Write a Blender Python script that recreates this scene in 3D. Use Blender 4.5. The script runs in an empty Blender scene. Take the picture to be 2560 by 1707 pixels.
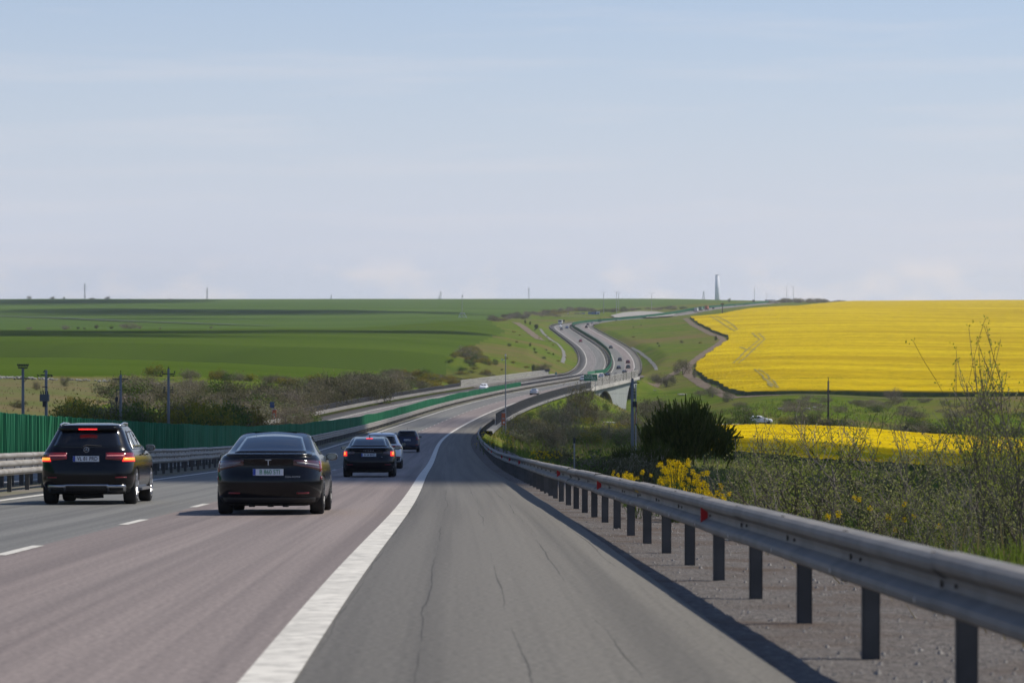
import bpy, bmesh, math, random
import numpy as np
from mathutils import Vector, Matrix

scene = bpy.context.scene
COL = scene.collection
R = math.radians

# ---------------------------------------------------------------- camera
cam_data = bpy.data.cameras.new('camera')
cam = bpy.data.objects.new('camera', cam_data)
COL.objects.link(cam)
cam_data.sensor_width = 36.0
cam_data.lens = 105.0
cam_data.clip_start = 0.5
cam_data.clip_end = 60000
cam.location = (0, 0, 0)
cam.rotation_euler = (R(90) - math.atan(93.5 / 7467), 0, 0)
cam_data.dof.use_dof = True
cam_data.dof.focus_distance = 85.0
cam_data.dof.aperture_fstop = 4.5
scene.camera = cam

# ---------------------------------------------------------------- sky and sun
SUN_EL, SUN_AZ = R(50), math.atan2(.94, .34)      # azimuth measured from +Y towards +X
world = bpy.data.worlds.new('World')
scene.world = world
world.use_nodes = True
wn, wl = world.node_tree.nodes, world.node_tree.links
wn.clear()
w_out = wn.new('ShaderNodeOutputWorld')
w_bg = wn.new('ShaderNodeBackground')
w_sky = wn.new('ShaderNodeTexSky')
w_sky.sky_type = 'NISHITA'
w_sky.sun_disc = False
w_sky.sun_elevation = SUN_EL
w_sky.sun_rotation = SUN_AZ
w_sky.altitude = 100
w_sky.air_density = 1.0
w_sky.dust_density = 0.4
w_sky.ozone_density = 2.5
w_bg.inputs['Strength'].default_value = 0.09
# thin cloud: long wisps high up and small heaps low over the horizon
w_tc = wn.new('ShaderNodeTexCoord')
w_map = wn.new('ShaderNodeMapping'); w_map.inputs['Scale'].default_value = (5, 5, 60)
w_n1 = wn.new('ShaderNodeTexNoise'); w_n1.inputs['Scale'].default_value = 1.6; w_n1.inputs['Detail'].default_value = 5
w_n1.inputs['Roughness'].default_value = .55
w_r1 = wn.new('ShaderNodeValToRGB')
w_r1.color_ramp.elements[0].position = .50; w_r1.color_ramp.elements[0].color = (0, 0, 0, 1)
w_r1.color_ramp.elements[1].position = .85; w_r1.color_ramp.elements[1].color = (.38, .38, .38, 1)
w_map2 = wn.new('ShaderNodeMapping'); w_map2.inputs['Scale'].default_value = (22, 22, 45)
w_n2 = wn.new('ShaderNodeTexNoise'); w_n2.inputs['Scale'].default_value = 1.5; w_n2.inputs['Detail'].default_value = 6
w_r2 = wn.new('ShaderNodeValToRGB')
w_r2.color_ramp.elements[0].position = .48; w_r2.color_ramp.elements[0].color = (0, 0, 0, 1)
w_r2.color_ramp.elements[1].position = .64; w_r2.color_ramp.elements[1].color = (.8, .8, .8, 1)
w_sep = wn.new('ShaderNodeSeparateXYZ')
w_band = wn.new('ShaderNodeMapRange')               # heaps keep to the lowest two degrees
w_band.inputs['From Min'].default_value = .017; w_band.inputs['From Max'].default_value = .010
w_m2 = wn.new('ShaderNodeMath'); w_m2.operation = 'MULTIPLY'
w_add = wn.new('ShaderNodeMath'); w_add.operation = 'MAXIMUM'
w_mix = wn.new('ShaderNodeMixRGB'); w_mix.inputs['Color2'].default_value = (8.7, 8.35, 8.75, 1)
w_tint = wn.new('ShaderNodeMixRGB'); w_tint.blend_type = 'MULTIPLY'
w_tint.inputs['Fac'].default_value = 1; w_tint.inputs['Color2'].default_value = (.94, 1.05, 1.25, 1)
wl.new(w_tc.outputs['Generated'], w_map.inputs['Vector'])
wl.new(w_tc.outputs['Generated'], w_map2.inputs['Vector'])
wl.new(w_tc.outputs['Generated'], w_sep.inputs[0])
wl.new(w_map.outputs[0], w_n1.inputs['Vector'])
wl.new(w_map2.outputs[0], w_n2.inputs['Vector'])
wl.new(w_n1.outputs['Fac'], w_r1.inputs['Fac'])
wl.new(w_n2.outputs['Fac'], w_r2.inputs['Fac'])
wl.new(w_sep.outputs['Z'], w_band.inputs['Value'])
wl.new(w_r2.outputs['Color'], w_m2.inputs[0]); wl.new(w_band.outputs[0], w_m2.inputs[1])
wl.new(w_r1.outputs['Color'], w_add.inputs[0]); wl.new(w_m2.outputs[0], w_add.inputs[1])
wl.new(w_sky.outputs[0], w_tint.inputs['Color1'])
# the air pales towards the horizon, the same all the way round
w_hz = wn.new('ShaderNodeValToRGB')
for e in (.03, .06, .10, .30): w_hz.color_ramp.elements.new(e)
for e, (p_, c_) in zip(w_hz.color_ramp.elements, ((0, 1), (.03, .86), (.06, .66), (.10, .44), (.16, .17), (.26, 0))): e.position = p_; e.color = (c_, c_, c_, 1)
w_air = wn.new('ShaderNodeMixRGB'); w_air.inputs['Color2'].default_value = (7.05, 7.45, 8.75, 1)
wl.new(w_sep.outputs['Z'], w_hz.inputs['Fac']); wl.new(w_hz.outputs['Color'], w_air.inputs['Fac'])
wl.new(w_tint.outputs[0], w_air.inputs['Color1'])
wl.new(w_air.outputs[0], w_mix.inputs['Color1'])
wl.new(w_add.outputs[0], w_mix.inputs['Fac'])
wl.new(w_mix.outputs[0], w_bg.inputs['Color'])
wl.new(w_bg.outputs[0], w_out.inputs['Surface'])

sun_data = bpy.data.lights.new('sun', 'SUN')
sun_data.energy = 4.8
sun_data.angle = R(.53)
sun_data.color = (1.0, .93, .80)
sun = bpy.data.objects.new('sun', sun_data)
COL.objects.link(sun)
SUN_DIR = Vector((math.sin(SUN_AZ) * math.cos(SUN_EL), math.cos(SUN_AZ) * math.cos(SUN_EL), math.sin(SUN_EL)))
sun.rotation_euler = SUN_DIR.to_track_quat('Z', 'Y').to_euler()
sun.location = (200, 80, 300)

vs = scene.view_settings
vs.view_transform = 'Standard'
vs.look = 'None'
vs.exposure = 0.0
vs.gamma = 1.0
vs.use_curve_mapping = False
scene.cycles.use_denoising = True
scene.cycles.max_bounces = 6
scene.cycles.volume_bounces = 1
scene.cycles.transparent_max_bounces = 12

rng = random.Random(11)
nrg = np.random.default_rng(5)

# ---------------------------------------------------------------- tagging and mesh helpers
def tag(o, label=None, cat=None, group=None, kind=None):
    if label: o['label'] = label
    if cat: o['category'] = cat
    if group: o['group'] = group
    if kind: o['kind'] = kind
    return o

def link(name, data, parent=None):
    o = bpy.data.objects.new(name, data)
    COL.objects.link(o)
    if parent is not None: o.parent = parent
    return o

def empty(name, loc=(0, 0, 0), rz=0.0, **kw):
    o = link(name, None)
    o.empty_display_size = .2
    o.location = loc
    o.rotation_euler = (0, 0, rz)
    return tag(o, **kw)

def npmesh(name, verts, faces, mats=(), midx=None, smooth=False):
    """mesh from an (n,3) array and an (m,k) array of faces (k = 3 or 4)"""
    verts = np.asarray(verts, np.float32); faces = np.asarray(faces, np.int32)
    me = bpy.data.meshes.new(name)
    n, (m, k) = len(verts), faces.shape
    me.vertices.add(n); me.vertices.foreach_set('co', verts.ravel())
    me.loops.add(m * k); me.loops.foreach_set('vertex_index', faces.ravel())
    me.polygons.add(m)
    me.polygons.foreach_set('loop_start', np.arange(0, m * k, k, dtype=np.int32))
    for mt in mats: me.materials.append(mt)
    if midx is not None: me.polygons.foreach_set('material_index', np.asarray(midx, np.int32))
    me.polygons.foreach_set('use_smooth', np.full(m, bool(smooth)))
    me.update(calc_edges=True)
    me.validate()
    return me

class MB:
    """collects simple shapes, then becomes one mesh"""
    def __init__(s): s.v = []; s.f = []; s.m = []
    def add(s, vs_, fs, mi=0):
        b = len(s.v); s.v.extend([tuple(p) for p in vs_])
        for f in fs: s.f.append(tuple(i + b for i in f)); s.m.append(mi)
        return s
    def box(s, c, d, mi=0, rz=0.0, tilt=None):
        x, y, z = d[0] / 2, d[1] / 2, d[2] / 2
        P = [Vector(q) for q in ((-x, -y, -z), (x, -y, -z), (x, y, -z), (-x, y, -z), (-x, -y, z), (x, -y, z), (x, y, z), (-x, y, z))]
        M = Matrix.Rotation(rz, 3, 'Z')
        if tilt is not None: M = M @ tilt
        P = [M @ p + Vector(c) for p in P]
        return s.add(P, [(0, 3, 2, 1), (4, 5, 6, 7), (0, 1, 5, 4), (1, 2, 6, 5), (2, 3, 7, 6), (3, 0, 4, 7)], mi)
    def tube(s, pts, rad, n=8, mi=0, cap=True):
        pts = [Vector(p) for p in pts]
        rad = rad if isinstance(rad, (list, tuple)) else [rad] * len(pts)
        rings = []
        for i, p in enumerate(pts):
            t = (pts[min(i + 1, len(pts) - 1)] - pts[max(i - 1, 0)]).normalized()
            a = t.orthogonal().normalized() if abs(t.z) < .95 else Vector((1, 0, 0)) - t * t.x
            a.normalize(); b = t.cross(a)
            rings.append([p + (a * math.cos(2 * math.pi * k / n) + b * math.sin(2 * math.pi * k / n)) * rad[i] for k in range(n)])
        vs_ = [q for r in rings for q in r]
        fs = []
        for i in range(len(pts) - 1):
            for k in range(n):
                k2 = (k + 1) % n
                fs.append((i * n + k, i * n + k2, (i + 1) * n + k2, (i + 1) * n + k))
        if cap:
            fs.append(tuple(range(n - 1, -1, -1)))
            fs.append(tuple((len(pts) - 1) * n + k for k in range(n)))
        return s.add(vs_, fs, mi)
    def mesh(s, name, mats, smooth=False):
        me = bpy.data.meshes.new(name)
        me.from_pydata(s.v, [], s.f)
        for mt in (mats if isinstance(mats, (list, tuple)) else [mats]): me.materials.append(mt)
        me.polygons.foreach_set('material_index', np.array(s.m, np.int32))
        if smooth: me.polygons.foreach_set('use_smooth', np.ones(len(s.f), bool))
        me.update()
        return me
    def build(s, name, mats, parent=None, smooth=False):
        return link(name, s.mesh(name, mats, smooth), parent)

# ---------------------------------------------------------------- materials
def mat(name, col, rough=.6, metal=0.0, col2=None, scale=1.0, detail=3.0, lo=.35, hi=.65, coord='Object',
        bump=0.0, bscale=None, emit=None, estr=0.0, coat=0.0, spec=.5, col3=None, scale3=.1, stretch=None):
    m = bpy.data.materials.new(name)
    m.use_nodes = True
    nt = m.node_tree; N, L = nt.nodes, nt.links
    b = N['Principled BSDF']
    b.inputs['Base Color'].default_value = (*col, 1)
    b.inputs['Roughness'].default_value = rough
    b.inputs['Metallic'].default_value = metal
    b.inputs['Specular IOR Level'].default_value = spec
    if coat:
        b.inputs['Coat Weight'].default_value = coat; b.inputs['Coat Roughness'].default_value = .04
    if emit:
        b.inputs['Emission Color'].default_value = (*emit, 1); b.inputs['Emission Strength'].default_value = estr
    if col2 is not None or bump:
        if coord == 'World':
            src = N.new('ShaderNodeNewGeometry').outputs['Position']
        else:
            src = N.new('ShaderNodeTexCoord').outputs['Object']
        if stretch:
            mp = N.new('ShaderNodeMapping'); mp.inputs['Scale'].default_value = stretch
            L.new(src, mp.inputs['Vector']); src = mp.outputs[0]
    if col2 is not None:
        n = N.new('ShaderNodeTexNoise'); n.inputs['Scale'].default_value = scale; n.inputs['Detail'].default_value = detail
        r = N.new('ShaderNodeValToRGB')
        r.color_ramp.elements[0].position = lo; r.color_ramp.elements[0].color = (*col, 1)
        r.color_ramp.elements[1].position = hi; r.color_ramp.elements[1].color = (*col2, 1)
        L.new(src, n.inputs['Vector']); L.new(n.outputs['Fac'], r.inputs['Fac'])
        out = r.outputs['Color']
        if col3 is not None:
            n3 = N.new('ShaderNodeTexNoise'); n3.inputs['Scale'].default_value = scale3; n3.inputs['Detail'].default_value = 4
            r3 = N.new('ShaderNodeValToRGB')
            r3.color_ramp.elements[0].position = .45; r3.color_ramp.elements[0].color = (0, 0, 0, 1)
            r3.color_ramp.elements[1].position = .68; r3.color_ramp.elements[1].color = (1, 1, 1, 1)
            mx = N.new('ShaderNodeMixRGB'); mx.inputs['Color2'].default_value = (*col3, 1)
            L.new(src, n3.inputs['Vector']); L.new(n3.outputs['Fac'], r3.inputs['Fac'])
            L.new(r3.outputs['Color'], mx.inputs['Fac']); L.new(out, mx.inputs['Color1'])
            out = mx.outputs[0]
        L.new(out, b.inputs['Base Color'])
    if bump:
        n2 = N.new('ShaderNodeTexNoise'); n2.inputs['Scale'].default_value = bscale or scale; n2.inputs['Detail'].default_value = 4
        bp = N.new('ShaderNodeBump'); bp.inputs['Strength'].default_value = bump; bp.inputs['Distance'].default_value = .05
        L.new(src, n2.inputs['Vector']); L.new(n2.outputs['Fac'], bp.inputs['Height']); L.new(bp.outputs[0], b.inputs['Normal'])
    return m

# ---------------------------------------------------------------- the road line
class Spline:
    def __init__(s, K, V):
        K = np.array(K, float); V = np.array(V, float); n = len(K); h = np.diff(K)
        A = np.eye(n); B = np.zeros(n)
        for i in range(1, n - 1):
            A[i, i - 1] = h[i - 1]; A[i, i] = 2 * (h[i - 1] + h[i]); A[i, i + 1] = h[i]
            B[i] = 6 * ((V[i + 1] - V[i]) / h[i] - (V[i] - V[i - 1]) / h[i - 1])
        s.K, s.V, s.m = K, V, np.linalg.solve(A, B)
    def __call__(s, y):
        y = np.asarray(y, float); K, V, m = s.K, s.V, s.m
        yc = np.clip(y, K[0], K[-1])
        i = np.clip(np.searchsorted(K, yc) - 1, 0, len(K) - 2)
        h = K[i + 1] - K[i]; a = (K[i + 1] - yc) / h; b = 1 - a
        f = a * V[i] + b * V[i + 1] + ((a**3 - a) * m[i] + (b**3 - b) * m[i + 1]) * h * h / 6
        d = (V[i + 1] - V[i]) / h + (-(3 * a * a - 1) * m[i] + (3 * b * b - 1) * m[i + 1]) * h / 6
        return f + d * (y - yc), d

SC = 1.085
_K = [8, 25, 45, 70, 100, 140, 190, 250, 320, 400, 480, 560, 640, 720, 800, 880, 960, 1040, 1130, 1230, 1350, 1500, 1680, 1860]
_X = [-1.08, -1.42, -1.76, -2.28, -3.0, -3.86, -4.92, -6.06, -6.63, -5.52, -2.59, 1.98, 8.07, 16.08, 24.67, 31.88, 37.3, 41.57, 46.02, 50.13, 51.94, 49.66, 45.21, 48.4]
_Z = [-1.59, -2.32, -3.23, -4.37, -5.75, -7.54, -9.51, -11.63, -13.84, -15.71, -16.99, -18.11, -19.1, -19.94, -20.77, -21.77, -23.2, -24.58, -25.11, -24.13, -21.53, -18.46, -14.87, -13.2]
_ext = [(2160, 72, -13.2), (2300, 112, -10.8), (2600, 170, -5.4), (3000, 240, -1.5), (3500, 325, 2.0), (4200, 440, 0)]
KY = [k * SC for k in _K] + [e[0] for e in _ext]
RX = Spline(KY, [x * SC for x in _X] + [e[1] for e in _ext])
RZ = Spline(KY, [z * SC for z in _Z] + [e[2] for e in _ext])
D_DASH, D_B, D_F, D_DASH2, D_G = -4.04, -8.72, -12.72, -16.9, -21.2
SH_R, SH_L = 2.85, -24.1            # outer asphalt edges
B0, B1 = 769.0, 1002.0              # the bridge

def rp(Y, d, h=0.0):
    """points at road line parameter Y, d metres right of the right edge line, h above the road"""
    x, dx = RX(Y); z, dz = RZ(Y); Lh = np.sqrt(1 + dx * dx)
    return np.stack([x + d / Lh, np.asarray(Y, float) - d * dx / Lh, z + h + 0 * x], -1)

def rdir(Y):
    _, dx = RX(Y); _, dz = RZ(Y)
    return float(math.atan2(-dx, 1)), float(math.atan2(dz, math.sqrt(1 + dx * dx)))   # heading about Z, pitch about X

def roff(x, y):
    """road parameter and offset of plan points"""
    Y = np.array(y, float)
    for _ in range(4):
        X, dx = RX(Y); Lh = np.sqrt(1 + dx * dx)
        d = (x - X) / Lh + (y - Y) * (-dx) / Lh
        t = (x - X) * dx / Lh + (y - Y) / Lh
        Y = Y + t / Lh
    X, dx = RX(Y); Lh = np.sqrt(1 + dx * dx)
    return Y, (x - X) / Lh - (y - Y) * dx / Lh

FPX, CXP, VEP = 7467.0, 1280.0, 760.0
def onroad(u, v, Yg=None):
    """Y and offset d of the road point seen along direction (u, v) of the photograph"""
    Ys = np.geomspace(10, 3400, 6000) if Yg is None else np.linspace(Yg * .75, Yg * 1.3, 4000)
    tx, tz = (u - CXP) / FPX, -(v - VEP) / FPX
    p = np.stack([tx * Ys, Ys, tz * Ys], -1)
    Yr, d = roff(p[:, 0], p[:, 1]); z = RZ(Yr)[0]
    e = p[:, 2] - z
    i = np.where((e[:-1] > 0) & (e[1:] <= 0))[0]
    i = i[0] if len(i) else int(np.argmin(abs(e)))
    return float(Yr[i]), float(d[i])

# ---------------------------------------------------------------- terrain
TP = []   # (angle x/y, y, z)
def tp(x, y, z): TP.append((x / y, y, z))
def tpu(u, y, v): TP.append(((u - CXP) / FPX, y, -(v - VEP) / FPX * y))
for a in (-.9, -.45):                       # far out on the left
    for y, z in ((20, -4), (100, -9), (300, -12), (560, -13.5), (900, -13), (1400, -11.5), (1700, -12.5), (2500, -5), (4500, 7.5), (7000, -2), (12000, -25)): TP.append((a, y, z))
for a in (.45, .9):
    for y, z in ((20, -4), (60, -10), (150, -15), (300, -20), (600, -25), (900, -28), (1200, -22), (1700, -12), (2300, -4), (3600, 3.8), (6000, -5), (12000, -25)): TP.append((a, y, z))
for q in [(-12, 25, -2.6), (-20, 70, -6), (-35, 120, -9), (-45, 200, -12), (-75, 200, -11.5), (-38, 300, -14.5), (-60, 400, -12.2), (-110, 400, -12.0), (-36, 460, -17),
          (-95, 560, -13.9), (-60, 560, -14.6), (-35, 655, -17.4), (-27, 800, -17.9), (-19, 1100, -17.8), (-20, 950, -18.2),
          (-200, 900, -13.4), (-100, 900, -14.5), (-60, 900, -16), (-240, 1400, -12.0), (-100, 1450, -12), (-50, 1300, -13.6), (-7.5, 1400, -14.6), (-3.6, 1520, -14.2), (-13, 1760, -9.4),
          (-60, 1650, -11.2), (-100, 1600, -12.6), (-280, 1560, -13.2), (-260, 1750, -12.4), (-260, 2050, -9.2), (-60, 2050, -8.6), (-250, 3000, -1.6), (-60, 3000, -1.6), (30, 3000, -2.2),
          (-700, 4500, 7.8), (-250, 4500, 7.8), (0, 4500, 7.8), (253, 4500, 7.6), (330, 4300, 5.2), (0, 7000, -2), (0, 12000, -25),
          (20, 2150, -12), (57, 2430, -7.6), (90, 2430, -8.6), (110, 2650, -6.2), (45, 2700, -5.2), (200, 3200, -.3), (150, 3000, -2.6),
          (10, 1700, -14), (28, 1520, -20), (10, 1300, -19), (20, 1120, -24),
          (20, 880, -29), (45, 900, -33.5), (28, 930, -33), (10, 900, -27), (60, 900, -31), (40, 985, -31), (24, 832, -31), (36, 850, -32.5), (30, 795, -29.5),
          # right side
          (10, 28, -3.4), (30, 40, -7), (9, 60, -6), (20, 100, -9.5), (40, 110, -12), (9, 150, -10.2), (25, 180, -14), (60, 200, -16), (32, 280, -18), (80, 300, -19.5), (20, 300, -17.5), (30, 400, -21),
          (60, 400, -22.6), (150, 440, -23.5), (60, 440, -23.6), (60, 590, -24.0), (200, 590, -24.3), (35, 550, -23.5), (45, 700, -26), (60, 750, -26.5), (300, 890, -28), (110, 890, -28), (70, 915, -28.2),
          (68, 1000, -26.5), (71, 1150, -24.2), (86, 1290, -21.3), (108, 1480, -17.9), (110, 1600, -15.8), (119, 2000, -9.4), (147, 2130, -8.2), (166, 2260, -6.6), (88, 2090, -11.6), (130, 2260, -10.2),
          (197, 2480, -4.6), (228, 2600, -3.2), (258, 2680, -2.4), (415, 3600, 2.8), (250, 1200, -23), (250, 1700, -13), (350, 2300, -5), (330, 1000, -26), (600, 3600, 3.8), (500, 6000, -4), (500, 12000, -25)]:
    tp(*q)
_tp = np.array(TP)
_ta, _tb = _tp[:, 0] * 9, np.log(_tp[:, 1]) * 1.6
def _phi(r2): return r2 * np.log(r2 + 1e-9) * .5
_n = len(_tp)
_A = np.zeros((_n + 3, _n + 3))
_A[:_n, :_n] = _phi((_ta[:, None] - _ta[None]) ** 2 + (_tb[:, None] - _tb[None]) ** 2) + np.eye(_n) * .004
_A[:_n, _n] = _A[_n, :_n] = 1; _A[:_n, _n + 1] = _A[_n + 1, :_n] = _ta; _A[:_n, _n + 2] = _A[_n + 2, :_n] = _tb
_W = np.linalg.solve(_A, np.concatenate([_tp[:, 2], [0, 0, 0]]))

def natural(x, y):
    x = np.asarray(x, float); y = np.asarray(y, float); yy = np.clip(y, 18, 12000)
    a = np.clip(x / yy, -.9, .9) * 9; b = np.log(yy) * 1.6
    z = _W[_n] + _W[_n + 1] * a + _W[_n + 2] * b
    for i in range(_n): z = z + _W[i] * _phi((a - _ta[i]) ** 2 + (b - _tb[i]) ** 2)
    return z

def smooth(t): t = np.clip(t, 0, 1); return t * t * (3 - 2 * t)

def verge_w(Y): return 3.25 + 2.6 * smooth((330 - Y) / 120)      # the right platform reaches to this offset
def ground(x, y):
    x = np.asarray(x, float); y = np.asarray(y, float)
    z = natural(x, y)
    w = .35 * np.sin(x * .11 + 1) * np.sin(y * .06) + .22 * np.sin(x * .31 + y * .17) + .1 * np.sin(x * .9) * np.sin(y * .7)
    w = w * np.clip(160 / np.maximum(y, 1), .06, 1)
    Y, d = roff(x, y)
    zr = RZ(Y)[0]
    near = (Y > -200) & (Y < 4100)
    out = np.maximum(d - verge_w(Y), (SH_L - 1.2) - d)
    br = smooth((Y - B0 + 2) / 7) * smooth((B1 + 4 - Y) / 10)
    o = np.maximum(out, 0)
    lo = zr - .14 - .52 * o; hi = zr - .14 + .42 * o
    zc = np.clip(z + w * smooth(o / 6), lo, hi)
    zc = np.where(out <= 0, zr - .3, zc)
    zc = zc * (1 - br) + np.minimum(z, zr - 2) * br
    back = smooth((18 - y) / 20)
    return np.where(near, zc, z + w)

# plan lines of the fields
def interp(pts, y):
    p = np.array(pts, float)
    return np.interp(y, p[:, 0], p[:, 1])
RAPE_LEFT = [(888, 330), (900, 78), (915, 71), (1000, 67.5), (1080, 67), (1150, 70.5), (1290, 86), (1400, 99), (1480, 108), (1540, 110.5), (1600, 109.5), (1800, 112), (2000, 119), (2130, 147), (2260, 166), (2480, 197), (2600, 228), (2680, 258), (3600, 415)]
WHEAT_R = [(560, -97), (640, -37), (655, -33.7), (800, -28.7), (1100, -18.6), (1400, -7.5), (1500, -3.6), (1560, -4.5), (1760, -13)]
WHEAT_N = [(-400, 575), (-95, 566), (-60, 600), (-40, 640), (-33, 656)]        # near edge, y by x
def wheat_far(x): return np.interp(x, [-300, -240, -100, -13, 0], [1400, 1410, 1520, 1755, 1760])
# ---------------------------------------------------------------- ground, fields, roads
def hit(u, v, y0=12, y1=6500, n=2600):
    """where the sight line of photo point (u, v) meets the ground"""
    Ys = np.geomspace(y0, y1, n)
    tx, tz = (u - CXP) / FPX, -(v - VEP) / FPX
    e = tz * Ys - ground(tx * Ys, Ys)
    i = np.where((e[:-1] > 0) & (e[1:] <= 0))[0]
    i = i[0] if len(i) else int(np.argmin(abs(e)))
    y = float(Ys[i]); x = tx * y
    return Vector((x, y, float(ground(x, y))))
def at(u, Y):
    x = (u - CXP) / FPX * Y
    return Vector((x, Y, float(ground(x, Y))))

M_GRASS = mat('grass', (.056, .098, .010), .95, col2=(.108, .135, .019), scale=.16, detail=6, coord='World', spec=0, bump=.6, bscale=1.2, col3=(.125, .105, .04), scale3=.018)
M_DRY = mat('dry_meadow', (.135, .105, .045), .95, col2=(.095, .11, .025), scale=.07, detail=6, coord='World', spec=.1)
M_WHEAT = mat('young_wheat', (.050, .084, .009), .9, col2=(.064, .100, .013), scale=.02, detail=5, coord='World', spec=0, stretch=(.35, 1, 1))
M_WHEAT2 = mat('far_wheat', (.054, .096, .020), .9, col2=(.074, .118, .027), scale=.006, detail=5, coord='World', spec=0, stretch=(.3, 1, 1))
M_DIRT = mat('dirt', (.115, .085, .06), .95, col2=(.18, .14, .105), scale=.4, detail=6, coord='World', spec=.1)
M_GRAVEL = mat('gravel', (.065, .059, .055), .95, col2=(.20, .18, .168), scale=16, detail=6, lo=.3, hi=.72, coord='World', spec=.15, bump=1.0, bscale=30, col3=(.10, .075, .06), scale3=.8)
M_CONC = mat('concrete', (.40, .39, .36), .85, col2=(.30, .29, .27), scale=.7, detail=6, coord='World')
M_KERB = mat('ledge_concrete', (.16, .155, .145), .9, col2=(.11, .105, .10), scale=.6, detail=6, coord='World')
M_PALE = mat('pale_paving', (.27, .25, .22), .9, col2=(.27, .25, .23), scale=.05, detail=4, coord='World')

th = np.concatenate([np.arange(-180, -60, 6), np.arange(-60, -20, 2), np.arange(-20, -11.5, .5), np.arange(-11.5, 11.5001, .08), np.arange(12, 20, .5), np.arange(20, 60, 2), np.arange(60, 180.1, 6)])
rr = np.geomspace(3, 7800, 680)
T, RR = np.meshgrid(np.radians(th), rr)
gx, gy = RR * np.sin(T), RR * np.cos(T)
gz = ground(gx, gy)
nr, nt_ = gx.shape
ii = (np.arange(nr - 1)[:, None] * nt_ + np.arange(nt_ - 1)[None]).ravel()
gf = np.stack([ii, ii + 1, ii + nt_ + 1, ii + nt_], -1)[:, ::-1]
gv = np.stack([gx, gy, gz], -1).reshape(-1, 3)
cxy = gv[gf].mean(1)
fx, fy = cxy[:, 0], cxy[:, 1]
jit = 3 * np.sin(fx * .13) + 2 * np.sin(fy * .05 + fx * .3)
wheat1 = (fx < interp(WHEAT_R, fy) + jit * .25) & (fy > np.interp(fx, *np.array(WHEAT_N).T)) & (fy < wheat_far(fx)) & (fx > -2500)
f2r = np.interp(fy, [1700, 1780, 2300, 2700, 3000, 3700, 4700, 9000], [-16, -13, -8, 38, 140, 320, 400, 700])
wheat2 = (fx < f2r + jit * .4) & (fy >= wheat_far(fx)) & (fx > -6000)
wheat2 |= (fx > interp(RAPE_LEFT, np.minimum(fy, 3600)) + 5) & (fy > 3660)
an = fx / np.maximum(fy, 1)
dry = (an < -.118 + .016 * np.sin(fy * .03) + .01 * np.sin(fx * .4)) & (fy > 250) & (fy < np.interp(fx, *np.array(WHEAT_N).T) - 14) & (an > -1)
cat_ = np.zeros(len(gf), int)
cat_[dry] = 1; cat_[wheat1] = 2; cat_[wheat2] = 3
for ci, (nm, mt) in enumerate((('ground', M_GRASS), ('dry_meadow', M_DRY), ('wheat_field', M_WHEAT), ('wheat_field', M_WHEAT2))):
    sel = gf[cat_ == ci]
    us, inv = np.unique(sel, return_inverse=True)
    tag(link(nm, npmesh(nm, gv[us], inv.reshape(-1, 4), [mt], smooth=True)), kind='structure')

def draped(name, m, left, right, lift=.06, parent=None, n=2):
    """a strip between two plan polylines of equal length, laid on the ground"""
    left, right = np.array(left, float), np.array(right, float)
    V, k = [], len(left)
    for j in range(n + 1):
        p = left + (right - left) * j / n
        V.append(np.stack([p[:, 0], p[:, 1], ground(p[:, 0], p[:, 1]) + lift], -1))
    V = np.stack(V, 1).reshape(-1, 3)
    i = (np.arange(k - 1)[:, None] * (n + 1) + np.arange(n)[None]).ravel()
    F = np.stack([i, i + 1, i + n + 2, i + n + 1], -1)
    return link(name, npmesh(name, V, F, [m], smooth=True), parent)

def dense(pts, step):
    p = np.array(pts, float); s = np.concatenate([[0], np.cumsum(np.linalg.norm(np.diff(p, axis=0), axis=1))])
    t = np.arange(0, s[-1], step)
    return np.stack([np.interp(t, s, p[:, k]) for k in range(p.shape[1])], -1)

def ribbon(name, m, pts, w, lift=.08, step=4, wob=.3, kind='structure'):
    p = dense(pts, step)
    t = np.gradient(p, axis=0); t /= np.linalg.norm(t, axis=1)[:, None] + 1e-9
    nrm = np.stack([-t[:, 1], t[:, 0]], -1)
    ww = w * (1 + wob * np.sin(np.arange(len(p)) * .7) * nrg.random(len(p)))[:, None] / 2
    return tag(draped(name, m, p + nrm * ww, p - nrm * ww, lift), kind=kind)

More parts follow.
